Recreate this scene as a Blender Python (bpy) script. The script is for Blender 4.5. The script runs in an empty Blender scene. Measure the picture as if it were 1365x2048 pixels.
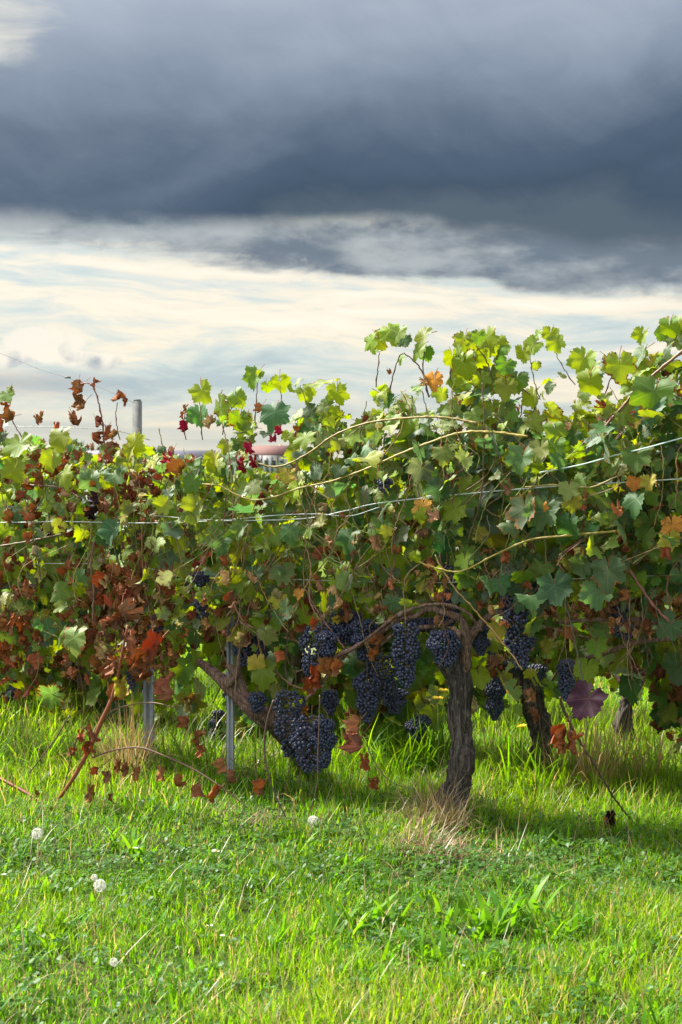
import bpy, math, random
import numpy as np
from mathutils import Vector, Matrix, noise as mnoise

# ------------------------------------------------------------------ camera, world, sun, exposure
sc = bpy.context.scene
COL = sc.collection
F, CX, HY, CAMZ = 2844.0, 682.5, 940.0, 1.55      # focal length, centre column, horizon row (photo pixels), eye height
cd = bpy.data.cameras.new('camera'); cam = bpy.data.objects.new('camera', cd); COL.objects.link(cam)
cd.sensor_fit = 'AUTO'; cd.sensor_width = 36.0; cd.lens = F*36/2048
cam.location = (0, 0, CAMZ); cam.rotation_euler = (math.radians(90), 0, 0)
cd.shift_y = -(1024-HY)/2048
cd.clip_start = 0.1; cd.clip_end = 8000
cd.dof.use_dof = True; cd.dof.focus_distance = 6.3; cd.dof.aperture_fstop = 6.3
sc.camera = cam

EXPOSURE = 1.88
SUN_ELEV, SUN_AZ = math.radians(46), math.radians(-62)    # azimuth measured from +Y towards +X
sc.view_settings.view_transform = 'Standard'; sc.view_settings.look = 'None'
sc.view_settings.exposure = EXPOSURE; sc.view_settings.gamma = 1.0; sc.view_settings.use_curve_mapping = False

sd = (math.sin(SUN_AZ)*math.cos(SUN_ELEV), math.cos(SUN_AZ)*math.cos(SUN_ELEV), math.sin(SUN_ELEV))
sl = bpy.data.lights.new('sun', 'SUN'); sl.energy = 4.4; sl.angle = math.radians(6.0); sl.color = (1.0, .93, .80)
sun = bpy.data.objects.new('sun', sl); COL.objects.link(sun)
sun.location = (0, 0, 30); sun.rotation_euler = Vector(sd).to_track_quat('Z', 'Y').to_euler()


def lin(r, g, b):
    f = lambda v: (v/255/12.92 if v/255 <= .04045 else ((v/255+.055)/1.055)**2.4)
    return (f(r), f(g), f(b), 1.0)


class NG:
    """small helper for node graphs"""
    def __init__(s, tree): s.t = tree; s.n = tree.nodes; s.l = tree.links
    def put(s, sock, v):
        if isinstance(v, bpy.types.NodeSocket): s.l.new(v, sock)
        elif v is not None: sock.default_value = v
    def m(s, op, a, b=None, c=None, clamp=False):
        n = s.n.new('ShaderNodeMath'); n.operation = op; n.use_clamp = clamp
        for i, v in enumerate((a, b, c)): s.put(n.inputs[i], v)
        return n.outputs[0]
    def ss(s, v, lo, hi, a=0.0, b=1.0):
        n = s.n.new('ShaderNodeMapRange'); n.interpolation_type = 'SMOOTHSTEP'
        for i, x in enumerate((v, lo, hi, a, b)): s.put(n.inputs[i], x)
        return n.outputs[0]
    def mix(s, f, a, b, mode='MIX'):
        n = s.n.new('ShaderNodeMix'); n.data_type = 'RGBA'; n.blend_type = mode
        s.put(n.inputs[0], f); s.put(n.inputs[6], a); s.put(n.inputs[7], b)
        return n.outputs[2]
    def xyz(s, x, y, z):
        n = s.n.new('ShaderNodeCombineXYZ')
        for i, v in enumerate((x, y, z)): s.put(n.inputs[i], v)
        return n.outputs[0]
    def sep(s, v):
        n = s.n.new('ShaderNodeSeparateXYZ'); s.l.new(v, n.inputs[0]); return n.outputs
    def noise(s, v, scale=1, detail=4, rough=.5, dist=0, out=0):
        n = s.n.new('ShaderNodeTexNoise')
        if v is not None: s.l.new(v, n.inputs['Vector'])
        n.inputs['Scale'].default_value = scale; n.inputs['Detail'].default_value = detail
        n.inputs['Roughness'].default_value = rough; n.inputs['Distortion'].default_value = dist
        return n.outputs[out]
    def ramp(s, f, stops):
        n = s.n.new('ShaderNodeValToRGB'); s.put(n.inputs[0], f)
        el = n.color_ramp.elements
        while len(el) < len(stops): el.new(0.5)
        for e, (p, c) in zip(el, stops): e.position = p; e.color = c
        return n.outputs[0]
    def bump(s, h, strength, dist=.01):
        n = s.n.new('ShaderNodeBump'); s.l.new(h, n.inputs['Height'])
        n.inputs['Strength'].default_value = strength; n.inputs['Distance'].default_value = dist
        return n.outputs[0]
    def node(s, kind, **kw):
        n = s.n.new(kind)
        for k, v in kw.items(): setattr(n, k, v)
        return n


def make_world():
    w = bpy.data.worlds.new('World'); sc.world = w; w.use_nodes = True
    g = NG(w.node_tree); g.n.clear()
    D = g.node('ShaderNodeTexCoord').outputs['Generated']
    x, y, z = g.sep(D)
    h = g.m('SQRT', g.m('MAXIMUM', g.m('ADD', g.m('MULTIPLY', x, x), g.m('MULTIPLY', y, y)), 1e-4))
    a = g.m('DIVIDE', x, h); b = g.m('DIVIDE', y, h)
    e = g.m('MINIMUM', g.m('MAXIMUM', g.m('DIVIDE', z, h), 0.0), 2.0)
    P = lambda ka, ke, off=0.0, sh=0.0: g.xyz(g.m('MULTIPLY_ADD', a, ka, g.m('MULTIPLY_ADD', e, sh, off)), g.m('MULTIPLY', e, ke), g.m('MULTIPLY', b, ka))
    # clear air, seen through the thin places
    sky = g.node('ShaderNodeTexSky', sky_type='NISHITA'); sky.sun_disc = False
    sky.sun_elevation = SUN_ELEV; sky.sun_rotation = SUN_AZ; sky.air_density = 1.2; sky.dust_density = 2.0
    k = 10.0/2**EXPOSURE                                   # cloud radiance, for a background strength of 0.1
    def cl(r, g_, b_): c = lin(r, g_, b_); return (c[0]*k, c[1]*k, c[2]*k, 1)
    # thin bright layer low over the horizon, in long streaks
    warp = g.m('MULTIPLY_ADD', g.noise(P(5, 12, 41), 1, 3, .5), .030, -.015)
    ew = g.m('ADD', e, warp)
    Q = lambda ka, ke, off=0.0, sh=0.0: g.xyz(g.m('MULTIPLY_ADD', a, ka, g.m('MULTIPLY_ADD', ew, sh, off)), g.m('MULTIPLY', ew, ke), g.m('MULTIPLY', b, ka))
    s1 = g.noise(Q(5, 40, 3.1, 9), 1, 5, .55, .8)
    s2 = g.noise(Q(14, 80, 7.7, 30), 1, 6, .65, .8)
    sv = g.m('ADD', g.m('MULTIPLY', s1, .58), g.m('MULTIPLY', s2, .42))
    band = g.m('SUBTRACT', g.ss(e, .06, .125, 0, .075), g.ss(g.m('ABSOLUTE', g.m('SUBTRACT', e, .065)), .0, .03, .035, 0))
    low = g.ramp(g.m('ADD', sv, band), [(.38, lin(172, 190, 198)), (.465, lin(200, 212, 211)), (.53, lin(224, 224, 214)), (.59, lin(248, 235, 212)), (.70, lin(255, 246, 228))])
    low = g.mix(g.ss(e, .02, .06, .5, 0), low, lin(226, 220, 200))
    lowk = g.mix(1.0, low, (k, k, k, 1), 'MULTIPLY')
    lowk = g.mix(.08, lowk, sky.outputs[0])
    # small cumulus heads low on the left
    def puff(a0, e0, wa, we, off, amp):
        d2 = g.m('ADD', g.m('POWER', g.m('DIVIDE', g.m('SUBTRACT', a, a0), wa), 2.0), g.m('POWER', g.m('DIVIDE', g.m('SUBTRACT', e, e0), we), 2.0))
        n = g.noise(P(38, 46, off), 1, 6, .55, .3)
        return g.m('SUBTRACT', g.m('MULTIPLY_ADD', n, amp, 1.0-amp*.5), d2)
    fw = g.ss(b, .5, .8)                                    # the heads stand ahead only
    pu = g.m('MAXIMUM', g.m('MAXIMUM', puff(-.205, .086, .034, .014, 1.7, 2.2), puff(-.172, .075, .026, .009, 4.4, 2.2)), puff(-.235, .078, .03, .010, 9.4, 2.2))
    cm = g.m('MULTIPLY', g.m('MULTIPLY', g.ss(pu, .1, .55), fw), g.ss(e, .064, .076))
    cl1 = g.noise(P(38, 46, 1.7, 0), 1, 6, .55, .3); cl2 = g.noise(g.xyz(g.m('MULTIPLY_ADD', a, 38, 2.05), g.m('MULTIPLY_ADD', e, 46, .45), g.m('MULTIPLY', b, 38)), 1, 6, .55, .3)
    rim = g.m('ADD', g.m('MULTIPLY', g.m('SUBTRACT', cl1, cl2), 2.2), g.m('MULTIPLY', g.m('SUBTRACT', e, .076), 34))
    ccol = g.mix(g.ss(rim, -.80, .15), cl(160, 174, 188), cl(255, 249, 234))
    lowk = g.mix(g.m('MULTIPLY', cm, .92), lowk, ccol)
    shadow = g.m('MULTIPLY', g.ss(g.m('ABSOLUTE', g.m('SUBTRACT', g.m('ADD', e, g.m('MULTIPLY', warp, .5)), .060)), .0, .014, .7, 0), g.ss(a, -.11, -.2))
    lowk = g.mix(g.m('MULTIPLY', shadow, fw), lowk, cl(160, 177, 190))
    # torn grey scud under the deck
    f1 = g.noise(P(10, 26, 11.3, 3), 1, 7, .62, .9)
    f2 = g.noise(P(30, 48, 15.3, 3), 1, 6, .62, .6)
    fc = g.m('MULTIPLY_ADD', a, -.080, .159)              # scud hangs lower to the right
    fz = g.ss(g.m('ABSOLUTE', g.m('SUBTRACT', e, fc)), .004, .032, 1, 0)
    fv = g.m('ADD', g.m('ADD', g.m('MULTIPLY', f1, .75), g.m('MULTIPLY', f2, .30)), g.m('ADD', g.m('MULTIPLY', fz, .42), g.m('MULTIPLY', a, .22)))
    fm = g.m('MULTIPLY', g.ss(fv, .60, .84), g.ss(fz, 0, .22))
    fcol = g.mix(g.ss(g.m('ADD', g.noise(P(12, 30, 5.5), 1, 5, .6), g.m('MULTIPLY', a, -.4)), .36, .66), cl(104, 120, 138), cl(178, 186, 190))
    halo = g.m('MULTIPLY', g.ss(fv, .38, .62), g.ss(fz, 0, .5))
    lowk = g.mix(g.m('MULTIPLY', halo, .55), lowk, cl(206, 214, 212))
    c1 = g.mix(g.m('MULTIPLY', fm, .93), lowk, fcol)
    # the dark deck with a sharp ragged base
    en = g.noise(P(9, 12, 21.0), 1, 7, .6)
    eb = g.m('SUBTRACT', .1755, g.ss(a, -.02, .30, 0, .026))
    de = g.m('ADD', g.m('SUBTRACT', e, eb), g.m('MULTIPLY', g.m('SUBTRACT', en, .5), .026))
    dm = g.ss(de, -.011, .009)
    big = g.noise(P(4.6, 8.0, 2.2, -2), 1, 6, .50, .4)
    big2 = g.noise(P(16, 17, 4.2, 9), 1, 6, .58, .9)
    t = g.m('ADD', g.m('ADD', g.m('SUBTRACT', e, eb), g.m('MULTIPLY', g.m('SUBTRACT', big, .5), .17)), g.m('MULTIPLY', g.m('SUBTRACT', big2, .5), .048))
    t = g.m('ADD', t, g.m('MULTIPLY', a, -.15))
    t = g.m('ADD', t, g.ss(g.m('ABSOLUTE', g.m('SUBTRACT', e, .335)), 0, .10, .010, 0))
    deck = g.ramp(g.m('MULTIPLY_ADD', t, 3.3, .10), [(.0, lin(92, 107, 120)), (.10, lin(73, 91, 111)), (.24, lin(84, 102, 123)), (.37, lin(112, 127, 146)), (.52, lin(142, 156, 175)), (.72, lin(172, 184, 200)), (1, lin(208, 214, 222))])
    deck = g.mix(1.0, deck, (k, k, k, 1), 'MULTIPLY')
    # a pale opening in the deck, high on the left
    on = g.noise(P(11, 44, 31.0), 1, 6, .6, .5)
    om = g.m('MULTIPLY', g.ss(a, -.17, -.24), g.ss(g.m('ABSOLUTE', g.m('SUBTRACT', e, .300)), .01, .042, 1, 0))
    om = g.m('MULTIPLY', g.ss(g.m('ADD', om, g.m('MULTIPLY', on, 1.9)), 1.15, 2.0), g.ss(om, 0, .3))
    deck = g.mix(g.m('MULTIPLY', g.m('MULTIPLY', om, .9), fw), deck, cl(226, 226, 218))
    c2 = g.mix(dm, c1, deck)
    # unseen sky overhead and behind: even overcast, brightened to fill the leaf fronts
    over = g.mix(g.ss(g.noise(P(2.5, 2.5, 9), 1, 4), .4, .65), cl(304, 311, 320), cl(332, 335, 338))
    c3 = g.mix(g.m('MAXIMUM', g.ss(e, .36, .85), g.ss(b, .55, -.25)), c2, over)    # the bank stands ahead; elsewhere the even overcast brightened as fill
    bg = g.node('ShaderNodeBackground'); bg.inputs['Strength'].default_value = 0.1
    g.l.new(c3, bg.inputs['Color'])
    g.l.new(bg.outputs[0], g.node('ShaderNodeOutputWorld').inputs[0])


make_world()
rng = np.random.default_rng(11)
random.seed(11)


# ------------------------------------------------------------------ helpers
def tag(o, label=None, cat=None, group=None, kind=None):
    if label: o['label'] = label
    if cat: o['category'] = cat
    if group: o['group'] = group
    if kind: o['kind'] = kind
    return o


def link(name, me, parent=None, loc=None):
    o = bpy.data.objects.new(name, me); COL.objects.link(o)
    if parent is not None: o.parent = parent
    if loc is not None: o.location = loc
    return o


def empty(name, loc, label, cat, group=None):
    o = link(name, None, None, loc); o.empty_display_size = .1
    return tag(o, label, cat, group)


def np_mesh(name, V, faces, mat=None, tint=None, lv=None, smooth=False):
    """faces: (n,3) or (n,4) int array, or a list of such arrays"""
    me = bpy.data.meshes.new(name)
    fs = faces if isinstance(faces, list) else [faces]
    fs = [np.asarray(f, np.int32) for f in fs if len(f)]
    V = np.asarray(V, np.float32)
    me.vertices.add(len(V)); me.vertices.foreach_set('co', V.ravel())
    idx = np.concatenate([f.ravel() for f in fs]); cnt = np.concatenate([np.full(len(f), f.shape[1], np.int32) for f in fs])
    st = np.concatenate([[0], np.cumsum(cnt)[:-1]]).astype(np.int32)
    me.loops.add(len(idx)); me.loops.foreach_set('vertex_index', idx)
    me.polygons.add(len(cnt)); me.polygons.foreach_set('loop_start', st); me.polygons.foreach_set('loop_total', cnt)
    if smooth: me.polygons.foreach_set('use_smooth', np.ones(len(cnt), bool))
    if tint is not None:
        t = np.ones((len(V), 4), np.float32); t[:, :tint.shape[1]] = tint
        at = me.attributes.new('tint', 'FLOAT_COLOR', 'POINT'); at.data.foreach_set('color', t.ravel())
    if lv is not None:
        at = me.attributes.new('lv', 'FLOAT_VECTOR', 'POINT'); at.data.foreach_set('vector', np.asarray(lv, np.float32).ravel())
    me.update(calc_edges=True)
    if mat: me.materials.append(mat)
    return me


def P(px, py, Y):
    return np.array([(px-CX)/F*Y, Y, CAMZ+(HY-py)/F*Y])


def project(p):
    p = np.atleast_2d(p)
    return CX+p[:, 0]/p[:, 1]*F, HY-(p[:, 2]-CAMZ)/p[:, 1]*F


def ground_z(x, y):
    x = np.asarray(x, float); y = np.asarray(y, float)
    near = np.clip((30-y)/15, 0, 1)
    return near*(.012*np.sin(2.1*x+1.3*y)+.009*np.sin(4.7*x-3.1*y+1)+.006*np.sin(9.0*x+6.3*y))


def gp(px, py):
    Y = CAMZ*F/(py-HY); x = (px-CX)/F*Y
    return np.array([x, Y, float(ground_z(x, Y))])


# vineyard rows run across the view, nearer on the right
RO = np.array([.53, 6.3]); RD = np.array([.857, -.514]); RN = np.array([-.514, -.857])


def rowY(px, off):
    """distance at which the view column px meets the plane of the front row shifted `off` towards the camera"""
    u = (np.asarray(px, float)-CX)/F
    return (off+RO@RN)/(u*RN[0]+RN[1])


def rp(px, py, off=0.0):
    return P(px, py, float(rowY(px, off)))


def smooth_path(pts, n=6):
    pts = np.asarray(pts, float)
    if len(pts) < 3: return pts
    Q = np.vstack([2*pts[0]-pts[1], pts, 2*pts[-1]-pts[-2]])
    out = []
    for i in range(1, len(Q)-2):
        for t in np.linspace(0, 1, n, endpoint=False):
            a, b, c, d = Q[i-1], Q[i], Q[i+1], Q[i+2]
            out.append(.5*((2*b)+(-a+c)*t+(2*a-5*b+4*c-d)*t*t+(-a+3*b-3*c+d)*t**3))
    out.append(pts[-1])
    return np.array(out)


def tube_data(path, rad, sides=7, rough=0.0, seed=0, bark=0.0, cap=True):
    path = np.asarray(path, float); n = len(path)
    rad = np.interp(np.linspace(0, 1, n), np.linspace(0, 1, len(np.atleast_1d(rad))), np.atleast_1d(rad)) if np.ndim(rad) else np.full(n, rad)
    T = np.gradient(path, axis=0); T /= np.linalg.norm(T, axis=1, keepdims=True)+1e-9
    N = np.cross(T, [.13, .95, .28]); N /= np.linalg.norm(N, axis=1, keepdims=True)+1e-9
    B = np.cross(T, N)
    ang = np.linspace(0, 2*np.pi, sides, endpoint=False)
    V = np.zeros((n, sides, 3))
    for i in range(n):
        r = np.full(sides, rad[i])
        if rough or bark:
            for j in range(sides):
                p = path[i]
                if rough: r[j] *= 1+rough*mnoise.noise((math.cos(ang[j])*1.1+seed, math.sin(ang[j])*1.1, p[2]*14+p[0]*14))
                if bark:
                    tw = ang[j]+p[2]*2.2+.7*mnoise.noise((p[2]*6, seed, p[0]*6))
                    f = mnoise.noise((math.cos(tw)*4.2+seed, math.sin(tw)*4.2, p[2]*5+p[0]*5))
                    f2 = mnoise.noise((math.cos(tw)*8.5+seed, math.sin(tw)*8.5, p[2]*11+p[0]*11))
                    r[j] *= 1+bark*(1-abs(f)*3.0)*.6+bark*.7*f2
        V[i] = path[i]+np.outer(np.cos(ang)*r, N[i])+np.outer(np.sin(ang)*r, B[i])
    V = V.reshape(-1, 3)
    i = np.arange(n-1)[:, None]*sides; j = np.arange(sides)[None, :]; j2 = (j+1) % sides
    Fq = np.stack([i+j, i+j2, i+sides+j2, i+sides+j], -1).reshape(-1, 4)
    if cap:
        V = np.vstack([V, path[0], path[-1]]); m = n*sides
        jj = np.arange(sides); k = (jj+1) % sides
        tri = np.vstack([np.stack([np.full(sides, m), k, jj], 1), np.stack([np.full(sides, m+1), (n-1)*sides+jj, (n-1)*sides+k], 1)])
    else: tri = np.zeros((0, 3), int)
    return V, Fq, tri


class MB:
    def __init__(s): s.V = []; s.q = []; s.t = []; s.c = []; s.n = 0
    def add(s, V, q=None, t=None, col=None):
        V = np.asarray(V, float)
        if q is not None and len(q): s.q.append(np.asarray(q)+s.n)
        if t is not None and len(t): s.t.append(np.asarray(t)+s.n)
        s.V.append(V); s.c.append(np.tile(np.asarray(col if col is not None else (1, 1, 1), float), (len(V), 1))); s.n += len(V)
        return s
    def tube(s, path, rad, sides=7, col=None, **k):
        V, q, t = tube_data(path, rad, sides, **k); return s.add(V, q, t, col)
    def box(s, lo, hi, col=None):
        (a, b, c), (d, e, f) = lo, hi
        V = [(a, b, c), (d, b, c), (d, e, c), (a, e, c), (a, b, f), (d, b, f), (d, e, f), (a, e, f)]
        return s.add(V, [(0, 3, 2, 1), (4, 5, 6, 7), (0, 1, 5, 4), (1, 2, 6, 5), (2, 3, 7, 6), (3, 0, 4, 7)], None, col)
    def obj(s, name, mat, parent=None, origin=(0, 0, 0), smooth=True, local=True):
        V = np.vstack(s.V)-np.asarray(origin)
        fs = []
        if s.q: fs.append(np.vstack(s.q))
        if s.t: fs.append(np.vstack(s.t))
        me = np_mesh(name, V, fs, mat, np.vstack(s.c), smooth=smooth)
        return link(name, me, parent, None if parent is not None else origin)


# ------------------------------------------------------------------ materials
def new_mat(name):
    m = bpy.data.materials.new(name); m.use_nodes = True; g = NG(m.node_tree); g.n.clear()
    return m, g, g.node('ShaderNodeOutputMaterial')


def attr(g, name): return g.node('ShaderNodeAttribute', attribute_name=name)


def thin_shader(g, col, tcol, trans, gloss, rough, normal=None, gk=1.0):
    d = g.node('ShaderNodeBsdfDiffuse'); g.put(d.inputs['Color'], col)
    t = g.node('ShaderNodeBsdfTranslucent'); g.put(t.inputs['Color'], tcol)
    s = g.node('ShaderNodeBsdfGlossy'); s.inputs['Roughness'].default_value = rough; s.inputs['Color'].default_value = (.9, .95, 1, 1)
    if normal is not None:
        for n in (d, s): g.l.new(normal, n.inputs['Normal'])
    m1 = g.node('ShaderNodeMixShader'); g.put(m1.inputs[0], trans); g.l.new(d.outputs[0], m1.inputs[1]); g.l.new(t.outputs[0], m1.inputs[2])
    fr = g.node('ShaderNodeFresnel'); fr.inputs['IOR'].default_value = 1.38
    m2 = g.node('ShaderNodeMixShader'); g.put(m2.inputs[0], g.m('MULTIPLY', g.m('MINIMUM', g.m('MULTIPLY', fr.outputs[0], gloss), gloss*.16), gk))
    g.l.new(m1.outputs[0], m2.inputs[1]); g.l.new(s.outputs[0], m2.inputs[2])
    return m2.outputs[0]


def leaf_material(name, single):
    m, g, out = new_mat(name)
    if single:
        oi = g.node('ShaderNodeObjectInfo'); col = oi.outputs['Color']; rnd = oi.outputs['Random']
    else:
        at = attr(g, 'tint'); col = at.outputs['Color']; rnd = at.outputs['Alpha']
    lv = attr(g, 'lv').outputs['Vector']; lx, ly, lz = g.sep(lv)
    # palmate veins in the leaf's own coordinates
    ang = g.m('ARCTAN2', lx, ly); r = g.m('SQRT', g.m('ADD', g.m('MULTIPLY', lx, lx), g.m('MULTIPLY', ly, ly)))
    fold = g.m('PINGPONG', g.m('ADD', ang, .475*20), .475)
    vein = g.ss(g.m('MULTIPLY', g.m('MINIMUM', fold, g.m('SUBTRACT', .475, g.m('MINIMUM', fold, 0.2375))), r), .012, .05, 1, 0)
    dist = g.m('MULTIPLY', fold, r)
    vein = g.ss(dist, .010, .038, 1, 0)
    sec = g.m('PINGPONG', g.m('ADD', g.m('MULTIPLY', r, 1.0), g.m('MULTIPLY', fold, -.9)), .075)
    vein2 = g.ss(sec, .004, .016, .45, 0)
    v = g.m('MAXIMUM', vein, vein2)
    P3 = g.xyz(lx, ly, g.m('MULTIPLY', rnd, 37.0))
    n1 = g.noise(P3, 3.2, 4, .6); n2 = g.noise(P3, 14, 3, .6)
    col = g.mix(g.ss(n1, .35, .7, 0, .35), col, g.mix(1.0, col, (.55, .62, .6, 1), 'MULTIPLY'))
    col = g.mix(g.m('MULTIPLY', v, .55), col, g.mix(1.0, col, (1.75, 1.6, 1.7, 1), 'MULTIPLY'))
    # autumn scorch creeping in from the leaf margin of some leaves
    sc_ = g.ss(g.m('ADD', g.m('ADD', g.m('MULTIPLY', lz, .55), g.m('MULTIPLY', n1, .75)), g.m('MULTIPLY', rnd, .26)), 1.08, 1.18)
    spots = g.ss(g.m('ADD', n2, g.m('MULTIPLY', rnd, .16)), .77, .82)
    isleaf = g.ss(lz, 1.4, 1.6, 1, 0)
    col = g.mix(g.m('MULTIPLY', g.m('MAXIMUM', sc_, g.m('MULTIPLY', spots, .8)), isleaf), col, (.15, .065, .022, 1))
    col = g.mix(g.ss(lz, 1.4, 1.6), col, (.19, .085, .04, 1))
    cs = g.sep(g.mix(0, col, col)); grn = g.ss(g.m('DIVIDE', cs[1], g.m('ADD', cs[0], .001)), .45, .95); trf = g.m('MULTIPLY_ADD', grn, .36, .10)
    back = g.node('ShaderNodeNewGeometry').outputs['Backfacing']
    fcol = g.mix(g.m('MULTIPLY', g.m('MULTIPLY', back, .5), grn), col, g.mix(.45, col, (.23, .28, .20, 1)))
    hsv = g.node('ShaderNodeHueSaturation'); hsv.inputs['Saturation'].default_value = 1.2; hsv.inputs['Value'].default_value = 2.9
    hsv.inputs['Hue'].default_value = .480; g.l.new(col, hsv.inputs['Color'])
    bmp = g.bump(g.m('ADD', g.m('MULTIPLY', v, -.6), g.m('MULTIPLY', n2, .5)), .35, .004)
    tcol = g.mix(1.0, hsv.outputs[0], (.36, .44, .16, 1), 'DARKEN')
    g.l.new(thin_shader(g, fcol, tcol, trf, .45, .55, bmp, g.m('MULTIPLY_ADD', grn, .75, .25)), out.inputs[0])
    return m


def blade_material(name, tv=2.1, trans=.45, gloss=.6, hue=.49, sat=1.05):
    m, g, out = new_mat(name)
    col = attr(g, 'tint').outputs['Color']
    hsv = g.node('ShaderNodeHueSaturation'); hsv.inputs['Saturation'].default_value = sat; hsv.inputs['Value'].default_value = tv
    hsv.inputs['Hue'].default_value = hue; g.l.new(col, hsv.inputs['Color'])
    g.l.new(thin_shader(g, col, hsv.outputs[0], trans, gloss, .5), out.inputs[0])
    return m


def bark_material(name, dark, mid, light, scale=1.0):
    m, g, out = new_mat(name)
    co = g.node('ShaderNodeTexCoord').outputs['Object']; x, y, z = g.sep(co)
    s = g.xyz(g.m('MULTIPLY', x, 60*scale), g.m('MULTIPLY', y, 60*scale), g.m('MULTIPLY', z, 8*scale))
    n = g.noise(s, 1, 6, .62, 1.2); n2 = g.noise(co, 24*scale, 4, .6)
    col = g.ramp(n, [(.30, dark), (.48, mid), (.66, light)])
    col = g.mix(g.ss(n2, .56, .72, 0, .5), col, light)
    b = g.node('ShaderNodeBsdfPrincipled'); g.l.new(col, b.inputs['Base Color']); b.inputs['Roughness'].default_value = .9
    b.inputs['Specular IOR Level'].default_value = .25
    g.l.new(g.bump(g.m('ADD', n, g.m('MULTIPLY', n2, .4)), .9, .012), b.inputs['Normal'])
    g.l.new(b.outputs[0], out.inputs[0])
    return m


def tint_material(name, rough=.6, amount=.3, scale=60, metal=0, bump=.2, spec=.4):
    m, g, out = new_mat(name)
    co = g.node('ShaderNodeTexCoord').outputs['Object']
    n = g.noise(co, scale, 4, .6)
    col = attr(g, 'tint').outputs['Color']
    col = g.mix(g.ss(n, .35, .68, 0, amount), col, g.mix(1.0, col, (.45, .45, .45, 1), 'MULTIPLY'))
    b = g.node('ShaderNodeBsdfPrincipled'); g.l.new(col, b.inputs['Base Color'])
    b.inputs['Roughness'].default_value = rough; b.inputs['Metallic'].default_value = metal; b.inputs['Specular IOR Level'].default_value = spec
    g.l.new(g.bump(n, bump, .004), b.inputs['Normal'])
    g.l.new(b.outputs[0], out.inputs[0])
    return m


def grape_material():
    m, g, out = new_mat('grape_skin')
    co = g.node('ShaderNodeTexCoord').outputs['Object']
    oi = g.node('ShaderNodeObjectInfo').outputs['Random']
    geo = g.node('ShaderNodeNewGeometry')
    pn = g.noise(geo.outputs['Position'], 150, 3, .6); pw = g.noise(geo.outputs['Position'], 26, 3, .6)
    base = g.mix(g.ss(pw, .4, .65), (.007, .010, .028, 1), (.018, .010, .030, 1))
    bloom = g.m('MULTIPLY', g.ss(pn, .32, .66), g.ss(pw, .25, .7, .30, .85))
    col = g.mix(g.m('MULTIPLY', bloom, .32), base, (.17, .24, .40, 1))
    b = g.node('ShaderNodeBsdfPrincipled'); g.l.new(col, b.inputs['Base Color'])
    g.l.new(g.m('MULTIPLY_ADD', bloom, .3, .42), b.inputs['Roughness'])
    b.inputs['Specular IOR Level'].default_value = .4
    g.l.new(b.outputs[0], out.inputs[0])
    return m


M_LEAF1 = leaf_material('vine_leaf', True); M_LEAFN = leaf_material('vine_foliage', False)
M_GRASS = blade_material('grass_blade', 2.4, .48, .12, .49, 1.12); M_WEED = blade_material('weed_leaf', 2.4, .42, .10); M_CLOVER = blade_material('clover_leaf', 2.2, .4, .12)
M_STRAW = blade_material('dry_straw', 1.5, .3, .4, .5, 1.0)
M_BARK = bark_material('dark_bark', (.009, .008, .007, 1), (.038, .032, .027, 1), (.135, .115, .096, 1))
M_BARK2 = bark_material('grey_bark', (.02, .015, .012, 1), (.10, .072, .055, 1), (.26, .20, .16, 1))
M_ARM = bark_material('peeling_bark', (.03, .016, .012, 1), (.13, .075, .055, 1), (.27, .19, .155, 1), 1.3)
M_CANE = tint_material('vine_cane', .5, .45, 55, 0, .3)
M_STALK = tint_material('stalk', .7, .3, 80)
M_GRAPE = grape_material()
M_STEEL = tint_material('galvanised_steel', .45, .35, 38, .35, .15)
M_WIRE = tint_material('coated_wire', .4, .15, 60, .0, .05)
M_POST = tint_material('weathered_concrete', .85, .5, 30, 0, .4)
M_WALL = tint_material('painted_wall', .85, .2, .9, 0, .1)
M_ROOF = tint_material('roof_tiles', .85, .4, 1.5, 0, .3)
M_FLUFF = blade_material('seed_fluff', 1.0, .5, .2, .5, 1.0)
M_PETAL = blade_material('petals', 1.3, .35, .3, .5, 1.0)


def ground_material():
    m, g, out = new_mat('meadow_soil')
    co = g.node('ShaderNodeTexCoord').outputs['Object']
    n = g.noise(co, 2.2, 5, .6); n2 = g.noise(co, 22, 5, .65); n3 = g.noise(co, .02, 3, .5)
    near = g.ramp(n2, [(.32, (.012, .018, .005, 1)), (.52, (.035, .055, .012, 1)), (.72, (.075, .085, .03, 1))])
    near = g.mix(g.ss(n, .52, .72, 0, .55), near, (.07, .055, .03, 1))
    far = g.ramp(g.m('ADD', g.m('MULTIPLY', n3, .8), g.m('MULTIPLY', n, .2)), [(.38, (.05, .085, .02, 1)), (.55, (.07, .12, .03, 1)), (.7, (.12, .11, .05, 1))])
    d = g.sep(co)[1]
    col = g.mix(g.ss(d, 9, 22), near, far)
    b = g.node('ShaderNodeBsdfPrincipled'); g.l.new(col, b.inputs['Base Color']); b.inputs['Roughness'].default_value = .95
    b.inputs['Specular IOR Level'].default_value = .1
    g.l.new(g.bump(g.m('ADD', n2, n), .6, .03), b.inputs['Normal'])
    g.l.new(b.outputs[0], out.inputs[0])
    return m


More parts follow.
